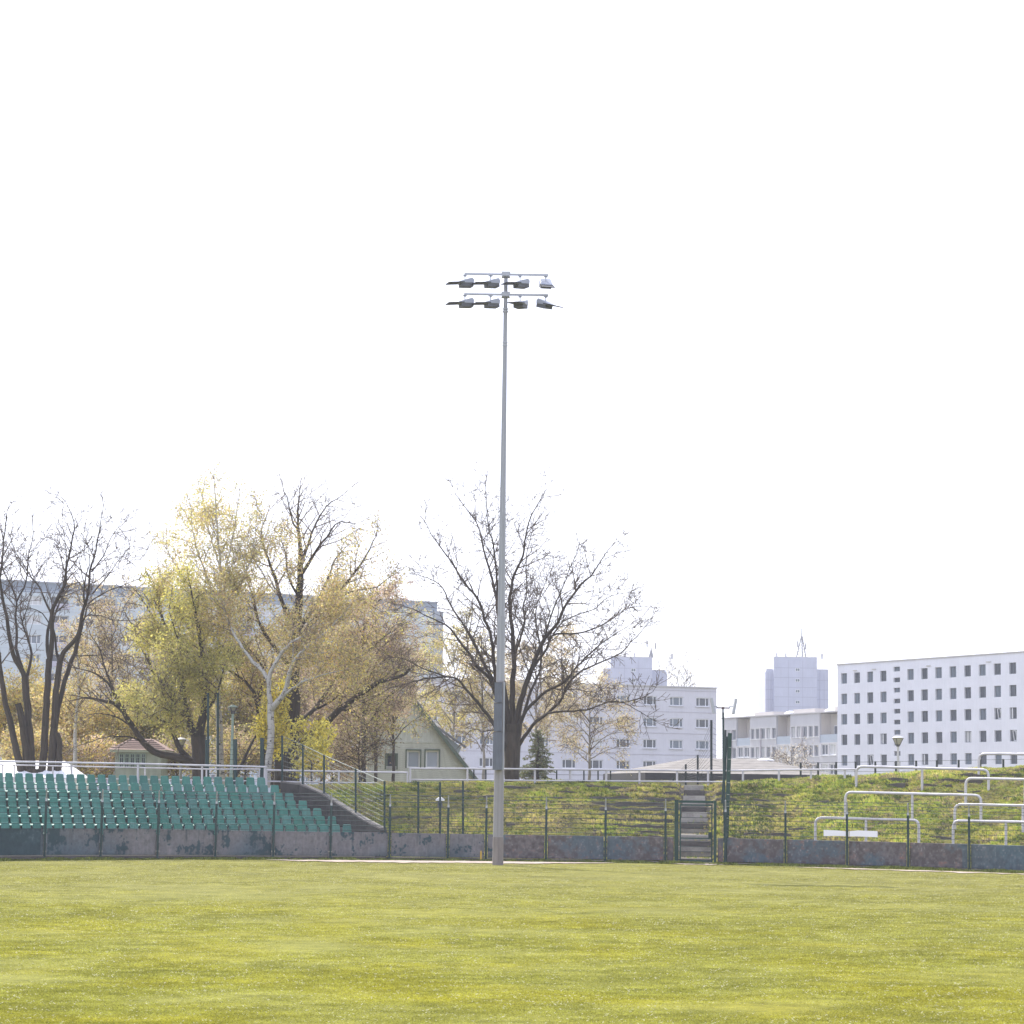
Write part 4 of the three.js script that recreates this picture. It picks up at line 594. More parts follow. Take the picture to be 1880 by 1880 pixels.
  for (const sg of [-1, 1]) { const L = (xE - ap.x + 0.5) * Math.hypot(1, slope), a = Math.atan(slope), r = new THREE.BoxGeometry(L, 0.16, dep + 0.5); r.rotateZ(-sg * a); r.translate(ap.x + sg * (xE - ap.x + 0.5) / 2 + sg * 0.07, ap.y - slope * (xE - ap.x + 0.5) / 2 + 0.06, -dep / 2 + 0.1); const rf = mesh('roof', r, roofM, t); const e = new THREE.BoxGeometry(L, 0.2, 0.06); e.rotateZ(-sg * a); e.translate(ap.x + sg * (xE - ap.x + 0.5) / 2 + sg * 0.06, ap.y - slope * (xE - ap.x + 0.5) / 2 + 0.03, 0.384); mesh('bargeboard', e, trim, rf); }
  // dormer on the right slope
  const d0 = q(806, 1338), d1 = q(850, 1369), d2 = q(838, 1383); const ds = new THREE.Shape(); ds.moveTo(d0.x, d0.y - 0.1); ds.lineTo(d1.x - 0.15, d1.y - 0.05); ds.lineTo(d2.x, d2.y - 0.1); ds.closePath(); const dg = new THREE.ExtrudeGeometry(ds, { depth: 2.4, bevelEnabled: false }); dg.translate(0, 0, -3.2); const dm = mesh('dormer', dg, std(0.3, 0.34, 0.33, 0.8), t);
  const rl = d1.clone().sub(d0), rg = new THREE.BoxGeometry(Math.hypot(rl.x, rl.y) + 0.3, 0.12, 2.8); rg.rotateZ(Math.atan2(rl.y, rl.x)); rg.translate((d0.x + d1.x) / 2, (d0.y + d1.y) / 2 + 0.04, -2.0); mesh('roof', rg, roofM, dm);
}
{ // kiosk with a hipped tile roof
  const D = 124, b = P(252, 1440, D); b.y = 1.5; const t = thing('kiosk', 'small pale green kiosk with a reddish hipped roof under the maple', 'kiosk', b); const q = (x, y) => P(x, y, D).sub(b); const wl = std(0.4, 0.44, 0.38, 0.85, { map: rep(streak, 0.6) }), x0 = q(211, 1400).x, x1 = q(296, 1400).x, yE = q(250, 1378).y, w = x1 - x0, cx = (x0 + x1) / 2;
  mesh('wall', bx(w, yE, 2.4, cx, yE / 2, -1.25), wl, t); mesh('cornice', bx(w + 0.5, 0.12, 2.9, cx, yE - 0.02, -1.25), std(0.5, 0.55, 0.5), t);
  const rh = q(250, 1357).y - yE; const cone = new THREE.CylinderGeometry(0.35, 1, rh, 4, 1); cone.rotateY(Math.PI / 4); cone.scale((w + 0.7) / 1.414, 1, 2.2); cone.translate(cx, yE + 0.04 + rh / 2, -1.25); mesh('roof', cone, std(0.23, 0.15, 0.12, 0.9, { map: rep(streak, 6, 1) }), t);
  const tl = []; for (let k = 1; k < 6; k++) { const f = k / 6, ww = lerp(w + 0.7, (w + 0.7) * 0.35, f); tl.push(bx(ww, 0.02, 0.03, cx, yE + 0.05 + rh * f, -1.25 + lerp(2.2 * 0.707, 2.2 * 0.25, f))); } mesh('tile_course', tl, std(0.12, 0.08, 0.07, 0.9), t);
  for (let k = 0; k < 5; k++) { const c = q(223 + k * 10, 1397), m = addWindow(t, c.x, c.y, -0.02, 0.24, 0.75, [], 0.035, std(0.35, 0.45, 0.4), glassDark); mesh('lattice', [bx(0.02, 0.75, 0.02, 0, 0, 0.03), bx(0.24, 0.02, 0.02, 0, 0.18, 0.03), bx(0.24, 0.02, 0.02, 0, -0.18, 0.03)], std(0.35, 0.45, 0.4), m); }
}
{ // white marquee
  const D = 111.5, b = P(40, 1440, D); b.y = 2.0; const t = thing('marquee', 'white marquee tent behind the multi-stemmed bare tree', 'tent', b); const q = (x, y) => P(x, y, D).sub(b); const cl = std(0.85, 0.85, 0.86, 0.6);
  const xr = q(104, 1396), xe = q(136, 1428), xl = q(-90, 1394), h = xr.y, e = xe.y, dz = 2.2, pos = []; const A = [V(xl.x, h, -dz), V(xr.x, h, -dz), V(xe.x, e, 0), V(xl.x, e, 0), V(xe.x, e, -2 * dz), V(xl.x, e, -2 * dz)]; const f = (...i) => i.forEach((k) => pos.push(A[k].x, A[k].y, A[k].z)); f(3, 2, 1); f(3, 1, 0); f(2, 4, 1); f(4, 5, 0); f(4, 0, 1); f(5, 3, 0);
  const g = new THREE.BufferGeometry(); g.setAttribute('position', new THREE.Float32BufferAttribute(pos, 3)); g.setAttribute('uv', new THREE.Float32BufferAttribute(new Float32Array(pos.length / 3 * 2), 2)); g.computeVertexNormals(); mesh('roof', g, cl, t);
  mesh('wall', [bx(xe.x - xl.x, e, 0.04, (xe.x + xl.x) / 2, e / 2, -0.03), bx(0.04, e, 2 * dz - 0.1, xe.x - 0.02, e / 2, -dz)], cl, t);
  mesh('seam', [0, 1, 2, 3].map((k) => { const x = lerp(xl.x, xr.x, k / 3); return cyl(V(x, e, 0.01), V(x, h, -dz + 0.01), 0.02, 0.02, 4); }), std(0.7, 0.7, 0.72), t);
}
{ // low pavilion with a broad flat hipped roof
  const D = 150, c = P(1330, 1440, D + 7); c.y = 1.5; const t = thing('pavilion', 'low pavilion with a broad beige hipped roof behind the crest', 'pavilion', c); const q = (x, y, d) => P(x, y, d).sub(c);
  const E = [q(1108, 1419, D + 6), q(1185, 1426, D - 3), q(1480, 1432, D - 3), q(1556, 1428, D + 6), q(1480, 1424, D + 15), q(1185, 1419, D + 15)], yE = q(1330, 1421.5, D).y; E.forEach((p) => { p.y = yE; });
  const R1 = q(1272, 1391.5, D + 6), R2 = q(1398, 1393.5, D + 6), ym = (R1.y + R2.y) / 2; R1.y = R2.y = ym; const pos = [], uv = []; const f = (...p) => { for (const a of p) { pos.push(a.x, a.y, a.z); uv.push(a.x / 3, a.z / 3); } };
  f(E[0], E[1], R1); f(E[1], E[2], R2); f(E[1], R2, R1); f(E[2], E[3], R2); f(E[3], E[4], R2); f(E[4], E[5], R1); f(E[4], R1, R2); f(E[5], E[0], R1);
  const g = new THREE.BufferGeometry(); g.setAttribute('position', new THREE.Float32BufferAttribute(pos, 3)); g.setAttribute('uv', new THREE.Float32BufferAttribute(uv, 2)); g.computeVertexNormals(); const roof = mesh('roof', g, std(0.2, 0.183, 0.168, 0.9, { map: rep(mottle, 1) }), t);
  const fa = []; for (let i = 0; i < 6; i++) { const a = E[i], b = E[(i + 1) % 6], m = a.clone().lerp(b, 0.5), L = a.distanceTo(b), h = 0.42, gg = new THREE.BoxGeometry(L + 0.05, h, 0.1); gg.rotateY(Math.atan2(-(b.z - a.z), b.x - a.x)); gg.translate(m.x * 0.995, yE - h / 2 - 0.01, m.z * 0.995); fa.push(gg); } mesh('fascia', fa, std(0.03, 0.03, 0.032, 0.7), roof);
  const wl = []; for (let i = 0; i < 6; i++) { const a = E[i].clone().multiplyScalar(0.93), b = E[(i + 1) % 6].clone().multiplyScalar(0.93), m = a.clone().lerp(b, 0.5), gg = new THREE.BoxGeometry(a.distanceTo(b), yE - 0.42, 0.12); gg.rotateY(Math.atan2(-(b.z - a.z), b.x - a.x)); gg.translate(m.x, (yE - 0.42) / 2, m.z); wl.push(gg); } mesh('wall', wl, std(0.45, 0.44, 0.36, 0.85), t);
  const seam = []; for (let k = 1; k < 6; k++) { const f2 = k / 6, a = E[1].clone().lerp(R1, f2), b = E[2].clone().lerp(R2, f2); a.y += 0.004; b.y += 0.004; seam.push(cyl(a, b, 0.008, 0.008, 4)); const a0 = E[0].clone().lerp(R1, f2), b0 = E[3].clone().lerp(R2, f2); a0.y += 0.004; b0.y += 0.004; seam.push(cyl(a0, a, 0.008, 0.008, 4), cyl(b, b0, 0.008, 0.008, 4)); } mesh('seam', seam, std(0.22, 0.2, 0.19, 0.9), roof);
  mesh('roof_vent', (() => { const p = q(1405, 1395, D + 5.5); const gg = new THREE.SphereGeometry(0.35, 10, 6, 0, 6.283, 0, 1.57); gg.scale(1.6, 0.4, 1); gg.translate(p.x, p.y - 0.05, p.z); return gg; })(), M.white, roof);
}
// ---------- trees ----------
const barkTex = tex(256, 512, (u, v) => { const a = fbm(u * 16, v * 4, 4, 0, 205), b = fbm(u * 40, v * 10, 2, 0, 207); const k = 0.55 + 0.9 * (a - 0.3) + 0.3 * (b - 0.5); return [k, k * 0.98, k * 0.95]; });
const birchTex = tex(256, 512, (u, v) => { const a = fbm(u * 5 + 3, v * 42, 3, 0, 211), b = fbm(u * 4, v * 5, 4, 0, 213), c = fbm(u * 3, v * 16, 2, 0, 217); const dark = clamp((a - 0.64) * 9, 0, 1) * 0.85 + clamp((c - 0.72) * 12, 0, 1); const k = lerp(0.78 + 0.35 * (b - 0.5), 0.1, clamp(dark, 0, 1)); return [k, k * 0.985, k * 0.95]; });
const barkMat = (r, g, b) => new THREE.MeshStandardMaterial({ color: RGB(r, g, b), map: barkTex, bumpMap: barkTex, bumpScale: 0.03, roughness: 0.95 });
const BARK = { dark: barkMat(0.068, 0.055, 0.04), grey: barkMat(0.1, 0.09, 0.078), twig: std(0.1, 0.075, 0.055, 0.9), twigTan: std(0.12, 0.085, 0.055, 0.9), birch: new THREE.MeshStandardMaterial({ color: RGB(0.56, 0.55, 0.54), map: birchTex, roughness: 0.8 }), birchTwig: std(0.2, 0.17, 0.15, 0.9), pale: barkMat(0.3, 0.28, 0.25) };
class Wood {
  constructor(o) { this.o = o; this.pos = []; this.nor = []; this.uv = []; this.idx = []; }
  tube(pts, rad, sides) {
    const n = pts.length, base = this.pos.length / 3; let up = V(0.31, 0.2, 0.93), s = 0;
    for (let i = 0; i < n; i++) {
      const t = pts[Math.min(i + 1, n - 1)].clone().sub(pts[Math.max(i - 1, 0)]).normalize(); const a = V(0, 0, 0).crossVectors(t, up); if (a.lengthSq() < 1e-4) a.set(1, 0, 0); a.normalize(); const b = V(0, 0, 0).crossVectors(a, t).normalize(); up = b;
      if (i) s += pts[i].distanceTo(pts[i - 1]);
      for (let k = 0; k <= sides; k++) { const w = k / sides * 6.28318, c = Math.cos(w), d = Math.sin(w), nx = b.x * c + a.x * d, ny = b.y * c + a.y * d, nz = b.z * c + a.z * d; this.pos.push(pts[i].x + nx * rad[i] - this.o.x, pts[i].y + ny * rad[i] - this.o.y, pts[i].z + nz * rad[i] - this.o.z); this.nor.push(nx, ny, nz); this.uv.push(k / sides, s / 2.5); }
      if (i) for (let k = 0; k < sides; k++) { const p = base + (i - 1) * (sides + 1) + k, q = p + sides + 1; this.idx.push(p, p + 1, q, q, p + 1, q + 1); }
    }
  }
  build(name, mat, parent) { if (!this.idx.length) return null; const g = new THREE.BufferGeometry(); g.setAttribute('position', new THREE.Float32BufferAttribute(this.pos, 3)); g.setAttribute('normal', new THREE.Float32BufferAttribute(this.nor, 3)); g.setAttribute('uv', new THREE.Float32BufferAttribute(this.uv, 2)); g.setIndex(this.idx); return mesh(name, g, mat, parent); }
}
const leafMat = new THREE.MeshPhysicalMaterial({ color: 0xffffff, vertexColors: true, roughness: 0.9, transmission: 0.5, thickness: 0, side: THREE.DoubleSide });
class Leaves {
  constructor(o) { this.o = o; this.pos = []; this.nor = []; this.col = []; this.idx = []; }
  leaf(p, s, c, r) {
    const a = V(r() - 0.5, r() - 0.5, r() - 0.5).normalize(), b = V(r() - 0.5, r() - 0.5, r() - 0.5); b.addScaledVector(a, -b.dot(a)).normalize(); const n = V(0, 0, 0).crossVectors(a, b), k = this.pos.length / 3;
    for (const [u, v] of [[-1, -0.35], [1, -0.3], [0.1, 0.8]]) { this.pos.push(p.x - this.o.x + (a.x * u + b.x * v) * s, p.y - this.o.y + (a.y * u + b.y * v) * s, p.z - this.o.z + (a.z * u + b.z * v) * s); this.nor.push(n.x, n.y, n.z); this.col.push(...c); }
    this.idx.push(k, k + 1, k + 2);
  }
  build(name, parent) { if (!this.idx.length) return; const g = new THREE.BufferGeometry(); g.setAttribute('position', new THREE.Float32BufferAttribute(this.pos, 3)); g.setAttribute('normal', new THREE.Float32BufferAttribute(this.nor, 3)); g.setAttribute('color', new THREE.Float32BufferAttribute(this.col, 3)); g.setAttribute('uv', new THREE.Float32BufferAttribute(new Float32Array(this.pos.length / 3 * 2), 2)); g.setIndex(this.idx); const m = mesh(name, g, leafMat, parent); m.userData.kind = 'stuff'; return m; }
}
let LEAFCOUNT = 0;
function grow(W, L, p, d, len, r, lvl, o, rng) {
  const n = Math.max(2, Math.round(len / (lvl > 1 ? 0.45 : 0.3))), st = len / n, pts = [p.clone()], rad = [r], dirs = [d.clone()]; const q = p.clone(), e = d.clone();
  for (let i = 1; i <= n; i++) { e.x += (rng() - 0.5) * o.wob; e.y += (rng() - 0.5) * o.wob + (lvl >= (o.droopFrom ?? 9) ? 0 : o.up * st) - (o.droop ?? 0) * st * (i / n); e.z += (rng() - 0.5) * o.wob; e.normalize(); q.addScaledVector(e, st); pts.push(q.clone()); dirs.push(e.clone()); rad.push(Math.max(o.rmin, r * (1 - 0.75 * i / n))); }
  W.tube(pts, rad, lvl > 1 ? 5 : lvl > 0 ? 4 : 3);
  if (lvl > 0) { const m = Math.round(len * o.den * (0.8 + 0.4 * rng())); for (let k = 0; k < m; k++) { const f = 0.18 + 0.82 * (k + rng()) / m, i = Math.min(n, Math.floor(f * n)); grow(W, L, pts[i], fork(dirs[i], o.spread, rng), len * lerp(0.62, 0.34, f) * (0.7 + 0.6 * rng()), Math.max(o.rmin, rad[i] * 0.62), lvl - 1, o, rng); } }
  if (L && lvl <= o.leafLvl) { const m = Math.round(len * o.leaves * 12 * (0.5 + rng())); for (let k = 0; k < m; k++) { const i = Math.floor(rng() * (n + 1)), c0 = o.colors[Math.floor(rng() * o.colors.length)], b = 0.5 + 0.9 * rng(), t = pts[i], clump = fbm(t.x * 0.6 + 50, t.y * 0.6 + t.z * 0.3, 2, 0, 300); if (o.gap && clump < o.gap - 0.05 && rng() < 0.75) continue; L.leaf(V(t.x + (rng() + rng() - 1) * o.jit * 1.3, t.y + (rng() + rng() - 1) * o.jit * 1.3, t.z + (rng() + rng() - 1) * o.jit * 1.3), o.leafSize * 1.08 * (0.6 + 0.8 * rng()), c0.map((x, q) => (x + (q === 2 ? 0.03 : 0)) * 1.3 * b * (0.5 + 1.1 * clump)), rng); LEAFCOUNT++; } }
}
function fork(d, spread, rng) { const v = V(rng() - 0.5, rng() - 0.5, rng() - 0.5); v.addScaledVector(d, -v.dot(d)).normalize(); return d.clone().multiplyScalar(1 - spread * 0.5).addScaledVector(v, spread).normalize(); }
// limbs: { p: [[px, py] ...] in the photograph, r0, r1 in metres, z0, z1 offsets in depth, tw: twig factor, from: where twigs start }
function tree(name, label, D, limbs, o, seed, cat = 'tree', group) {
  const rng = rngOf(seed), first = limbs[0].p[0], b = P(first[0], first[1], D), t = thing(name, label, cat, b, 0, group);
  const trunk = new Wood(b), twigs = new Wood(b), L = o.leaves ? new Leaves(b) : null, alt = new Wood(b);
  for (const lm of limbs) {
    const n = lm.p.length, raw = lm.p.map(([x, y], i) => P(x, y, D + lerp(lm.z0 ?? 0, lm.z1 ?? 0, i / Math.max(1, n - 1))));
    const cv = new THREE.CatmullRomCurve3(raw, false, 'centripetal'), len = cv.getLength(), m = Math.max(4, Math.round(len / 0.35)), pts = cv.getSpacedPoints(m), rad = pts.map((_, i) => lerp(lm.r0, lm.r1, Math.pow(i / m, 0.8)));
    pts.forEach((p, i) => { if (i && i < m) { p.x += (rng() - 0.5) * 0.05; p.y += (rng() - 0.5) * 0.05; } });
    (lm.dark ? alt : trunk).tube(pts, rad, lm.r0 > 0.12 ? 10 : 6);
    const tw = lm.tw ?? 1; if (!tw) continue;
    const count = Math.round(len * o.limbDen * tw), from = lm.from ?? 0.25;
    for (let k = 0; k < count; k++) { const f = from + (1 - from) * (k + rng()) / count, i = Math.min(m - 1, Math.floor(f * m)), d = pts[i + 1].clone().sub(pts[i]).normalize(); grow(twigs, lm.bare ? null : L, pts[i], fork(d, o.spread * 0.9, rng), o.twigLen * lerp(1.15, 0.6, f) * (0.6 + 0.8 * rng()), Math.min(rad[i] * 0.6, o.twigR), o.levels, o, rng); }
    const d = pts[m].clone().sub(pts[m - 2]).normalize(); if (!lm.stub) for (let k = 0; k < 2; k++) grow(twigs, lm.bare ? null : L, pts[m], fork(d, 0.35, rng), o.twigLen * (0.35 + 0.35 * rng()), Math.min(rad[m], o.twigR), o.levels, o, rng);
  }
  trunk.build('trunk', o.bark, t); alt.build('limb', BARK.dark, t); twigs.build('twigs', o.twigMat, t); if (L) L.build('crown', t); return t;
}
const BARE = { wob: 0.34, up: 0.07, den: 2.5, spread: 0.75, limbDen: 1.8, twigLen: 2.4, twigR: 0.036, rmin: 0.0125, levels: 2, bark: BARK.dark, twigMat: BARK.twig };
tree('bare_tree', 'large bare tree standing behind the floodlight mast', 117, [
  { p: [[941, 1440], [940, 1400], [941, 1360], [943, 1330]], r0: 0.352, r1: 0.42, tw: 0 },
  { p: [[934, 1370], [915, 1290], [905, 1262], [895, 1240], [876, 1225], [862, 1200], [844, 1179], [824, 1151], [797, 1137], [758, 1118]], r0: 0.141, r1: 0.02, z1: -2 },
  { p: [[932, 1350], [912, 1275], [906, 1250], [888, 1217], [872, 1184], [860, 1164], [844, 1136], [826, 1110], [819, 1090], [811, 1077], [796, 1066], [762, 1054]], r0: 0.12, r1: 0.015, z1: 2.5 },
  { p: [[936, 1345], [918, 1270], [910, 1243], [905, 1190], [898, 1154], [890, 1138], [882, 1110], [872, 1092], [854, 1072], [842, 1054], [829, 1031], [803, 998], [793, 983], [780, 957]], r0: 0.134, r1: 0.015, z1: -1.5 },
  { p: [[936, 1340], [918, 1200], [913, 1115], [908, 1085], [900, 1049], [890, 1018], [882, 980], [870, 952], [852, 929], [837, 908]], r0: 0.141, r1: 0.015, z1: 1.5 },
  { p: [[913, 1100], [912, 1064], [905, 993], [898, 975], [893, 930], [891, 890]], r0: 0.0634, r1: 0.015, z0: 0.8, z1: -1 },
  { p: [[936, 1390], [920, 1355], [905, 1328], [885, 1299], [865, 1276], [849, 1256], [837, 1244], [811, 1243], [785, 1245], [755, 1252]], r0: 0.113, r1: 0.03, z1: -3 },
  { p: [[820, 1242], [806, 1237], [785, 1231], [760, 1218], [738, 1209], [718, 1207]], r0: 0.0422, r1: 0.015, z0: -2.6, z1: -4, tw: 0.7 },
  { p: [[920, 1345], [900, 1340], [885, 1343], [872, 1338], [858, 1346]], r0: 0.0493, r1: 0.015, z1: 3, tw: 0.7 },
  { p: [[943, 1340], [940, 1294], [942, 1243], [944, 1217], [941, 1166], [936, 1105], [940, 1075], [944, 1054], [959, 1023], [964, 988], [974, 949], [990, 921], [1000, 903]], r0: 0.169, r1: 0.015, z1: 1 },
  { p: [[942, 1230], [944, 1220], [949, 1192], [964, 1136], [960, 1112], [966, 1090], [967, 1072], [965, 1044], [968, 1010], [978, 975]], r0: 0.0704, r1: 0.015, z1: 3.5 },
  { p: [[946, 1340], [954, 1294], [964, 1263], [977, 1225], [997, 1177], [1012, 1158], [1025, 1141], [1036, 1115], [1048, 1097], [1061, 1080], [1087, 1054], [1108, 1022], [1122, 1003]], r0: 0.169, r1: 0.015, z1: -1.5 },
  { p: [[962, 1270], [972, 1245], [985, 1217], [1005, 1189], [1013, 1166], [1051, 1164], [1082, 1157], [1112, 1143], [1138, 1126], [1158, 1115], [1182, 1113]], r0: 0.0915, r1: 0.012, z1: 2 },
  { p: [[1008, 1178], [1031, 1143], [1061, 1128], [1092, 1118], [1115, 1097], [1156, 1087]], r0: 0.0493, r1: 0.012, z0: 1, z1: 3 },
  { p: [[1000, 1170], [1012, 1130], [1030, 1085], [1044, 1050], [1060, 1010], [1064, 1000]], r0: 0.0493, r1: 0.012, z0: -1, z1: -3 },
  { p: [[948, 1350], [959, 1317], [980, 1289], [1005, 1268], [1036, 1253], [1051, 1235], [1066, 1217], [1089, 1194], [1128, 1166], [1158, 1146]], r0: 0.106, r1: 0.012, z1: -3 },
  { p: [[948, 1375], [966, 1348], [985, 1325], [1005, 1309], [1031, 1284], [1041, 1258], [1059, 1238], [1087, 1222], [1133, 1203], [1165, 1172], [1194, 1141]], r0: 0.106, r1: 0.012, z1: -2 },
  { p: [[990, 1322], [1005, 1310], [1030, 1307], [1061, 1305], [1092, 1299], [1115, 1289], [1138, 1289], [1168, 1302], [1199, 1322]], r0: 0.0634, r1: 0.012, z0: -0.5, z1: -4, tw: 0.8 },
  { p: [[1120, 1289], [1145, 1290], [1168, 1284], [1194, 1274], [1206, 1258]], r0: 0.0282, r1: 0.012, z0: -2.5, z1: -3, tw: 0.8 },
  { p: [[952, 1340], [968, 1290], [980, 1255], [990, 1235], [994, 1200], [985, 1150], [984, 1120], [995, 1085], [1008, 1052]], r0: 0.0986, r1: 0.012, z1: 3 },
  { p: [[944, 1200], [955, 1160], [975, 1120], [1000, 1088], [1012, 1060]], r0: 0.0422, r1: 0.012, z0: 2, z1: 4 },
], { ...BARE, up: 0.07, den: 2.2, levels: 3, twigLen: 2.2, rmin: 0.0105 }, 1001);
{ const o = { ...BARE, twigLen: 1.5, limbDen: 1.1, up: -0.1, droop: 0.25 };
  tree('bare_tree', 'multi-stemmed bare tree beside the white marquee at the left edge', 112.5, [
    { p: [[66, 1446], [66, 1425], [66, 1412]], r0: 0.546, r1: 0.44, tw: 0 },
    { p: [[42, 1436], [38, 1415], [22, 1338], [10, 1290], [2, 1240], [-4, 1190], [-10, 1100], [-14, 1020]], r0: 0.194, r1: 0.044, z1: -1, from: 0.5 },
    { p: [[52, 1432], [46, 1370], [40, 1325], [33, 1292]], r0: 0.194, r1: 0.15, z1: -0.6, tw: 0, stub: 1 },
    { p: [[60, 1432], [55, 1360], [50, 1300], [46, 1240]], r0: 0.185, r1: 0.167, tw: 0, stub: 1 },
    { p: [[47, 1250], [36, 1222], [25, 1205], [17, 1170], [12, 1130], [4, 1095], [0, 1060], [3, 1043], [6, 1000], [11, 960], [13, 938]], r0: 0.132, r1: 0.0176, z1: -1.5, from: 0.5 },
    { p: [[40, 1226], [31, 1198], [30, 1165], [29, 1130], [31, 1104], [18, 1070], [6, 1046], [0, 1012]], r0: 0.0968, r1: 0.0176, z1: 1.5, from: 0.5 },
    { p: [[31, 1104], [45, 1075], [50, 1062], [52, 1020], [60, 990], [60, 950]], r0: 0.0528, r1: 0.0132, z0: 1, z1: 2 },
    { p: [[50, 1240], [57, 1212], [57, 1195], [50, 1168], [41, 1143], [37, 1126]], r0: 0.088, r1: 0.0264, z1: 1 },
    { p: [[41, 1143], [50, 1118], [57, 1090], [58, 1078], [66, 1050]], r0: 0.0352, r1: 0.0132, z0: 1, z1: 2 },
    { p: [[76, 1432], [84, 1330], [86, 1280], [90, 1210]], r0: 0.185, r1: 0.15, tw: 0, stub: 1 },
    { p: [[90, 1215], [96, 1170], [95, 1150], [98, 1118], [108, 1094], [120, 1070], [122, 1040], [131, 1000], [136, 960], [126, 935], [120, 920]], r0: 0.141, r1: 0.0132, z1: -1, from: 0.35 },
    { p: [[90, 1208], [86, 1180], [92, 1140], [99, 1112], [113, 1092], [118, 1060], [122, 1020], [118, 985]], r0: 0.106, r1: 0.0132, z1: 1.5, from: 0.35 },
    { p: [[92, 1122], [80, 1097], [70, 1074], [55, 1058], [42, 1034], [26, 1010], [20, 985]], r0: 0.0528, r1: 0.0132, z0: 0.5, z1: 3 },
    { p: [[90, 1144], [78, 1126], [60, 1118], [35, 1122], [8, 1128]], r0: 0.0308, r1: 0.012, z1: -2 },
    { p: [[92, 1436], [99, 1330], [104, 1260], [110, 1215]], r0: 0.194, r1: 0.141, tw: 0, stub: 1 },
    { p: [[109, 1222], [115, 1200], [130, 1182], [143, 1168], [150, 1130], [157, 1108], [163, 1085], [165, 1050], [176, 1010], [185, 955], [190, 930]], r0: 0.132, r1: 0.0132, z1: -1, from: 0.3 },
    { p: [[110, 1222], [104, 1195], [101, 1170], [98, 1150], [103, 1120], [114, 1100]], r0: 0.0792, r1: 0.0264, z1: 1.5, from: 0.5 },
    { p: [[98, 1380], [104, 1320], [115, 1262], [130, 1218], [140, 1190], [147, 1162]], r0: 0.141, r1: 0.0968, z1: 1, tw: 0, stub: 1 },
    { p: [[146, 1166], [156, 1130], [162, 1110], [178, 1096], [206, 1082], [232, 1072], [256, 1062]], r0: 0.0616, r1: 0.012, z0: 1, z1: 3 },
    { p: [[156, 1112], [154, 1080], [158, 1058], [165, 1030], [160, 1000]], r0: 0.0528, r1: 0.012, z0: -0.5, z1: -2.5 },
    { p: [[146, 1150], [160, 1130], [182, 1130], [206, 1138], [236, 1140]], r0: 0.0308, r1: 0.012, z1: -2 },
    { p: [[136, 1204], [165, 1203], [195, 1202], [220, 1210], [245, 1222]], r0: 0.0264, r1: 0.012, z1: 2 },
    { p: [[168, 1050], [190, 1020], [205, 985], [222, 960]], r0: 0.044, r1: 0.012, z0: -0.5, z1: 1 },
    { p: [[170, 1090], [196, 1060], [225, 1020], [246, 995]], r0: 0.044, r1: 0.012, z0: 2, z1: 3.5 },
    { p: [[106, 1436], [109, 1390], [108, 1362], [104, 1346]], r0: 0.176, r1: 0.132, tw: 0, stub: 1 },
  ], { ...BARE, den: 1.8, levels: 3, twigLen: 2.1, rmin: 0.0105 }, 1002);
}
const YG = [[0.42, 0.39, 0.07], [0.48, 0.43, 0.08], [0.32, 0.31, 0.06], [0.42, 0.35, 0.1]], TAN = [[0.44, 0.37, 0.16], [0.4, 0.31, 0.15], [0.46, 0.4, 0.14], [0.36, 0.27, 0.14]], GOLD = [[0.5, 0.4, 0.06], [0.42, 0.36, 0.08], [0.4, 0.27, 0.07], [0.3, 0.28, 0.07]], BRIGHT = [[0.68, 0.58, 0.05], [0.62, 0.55, 0.08], [0.5, 0.45, 0.06]], PINK = [[0.38, 0.28, 0.19], [0.36, 0.29, 0.17], [0.42, 0.36, 0.18], [0.33, 0.24, 0.17]];
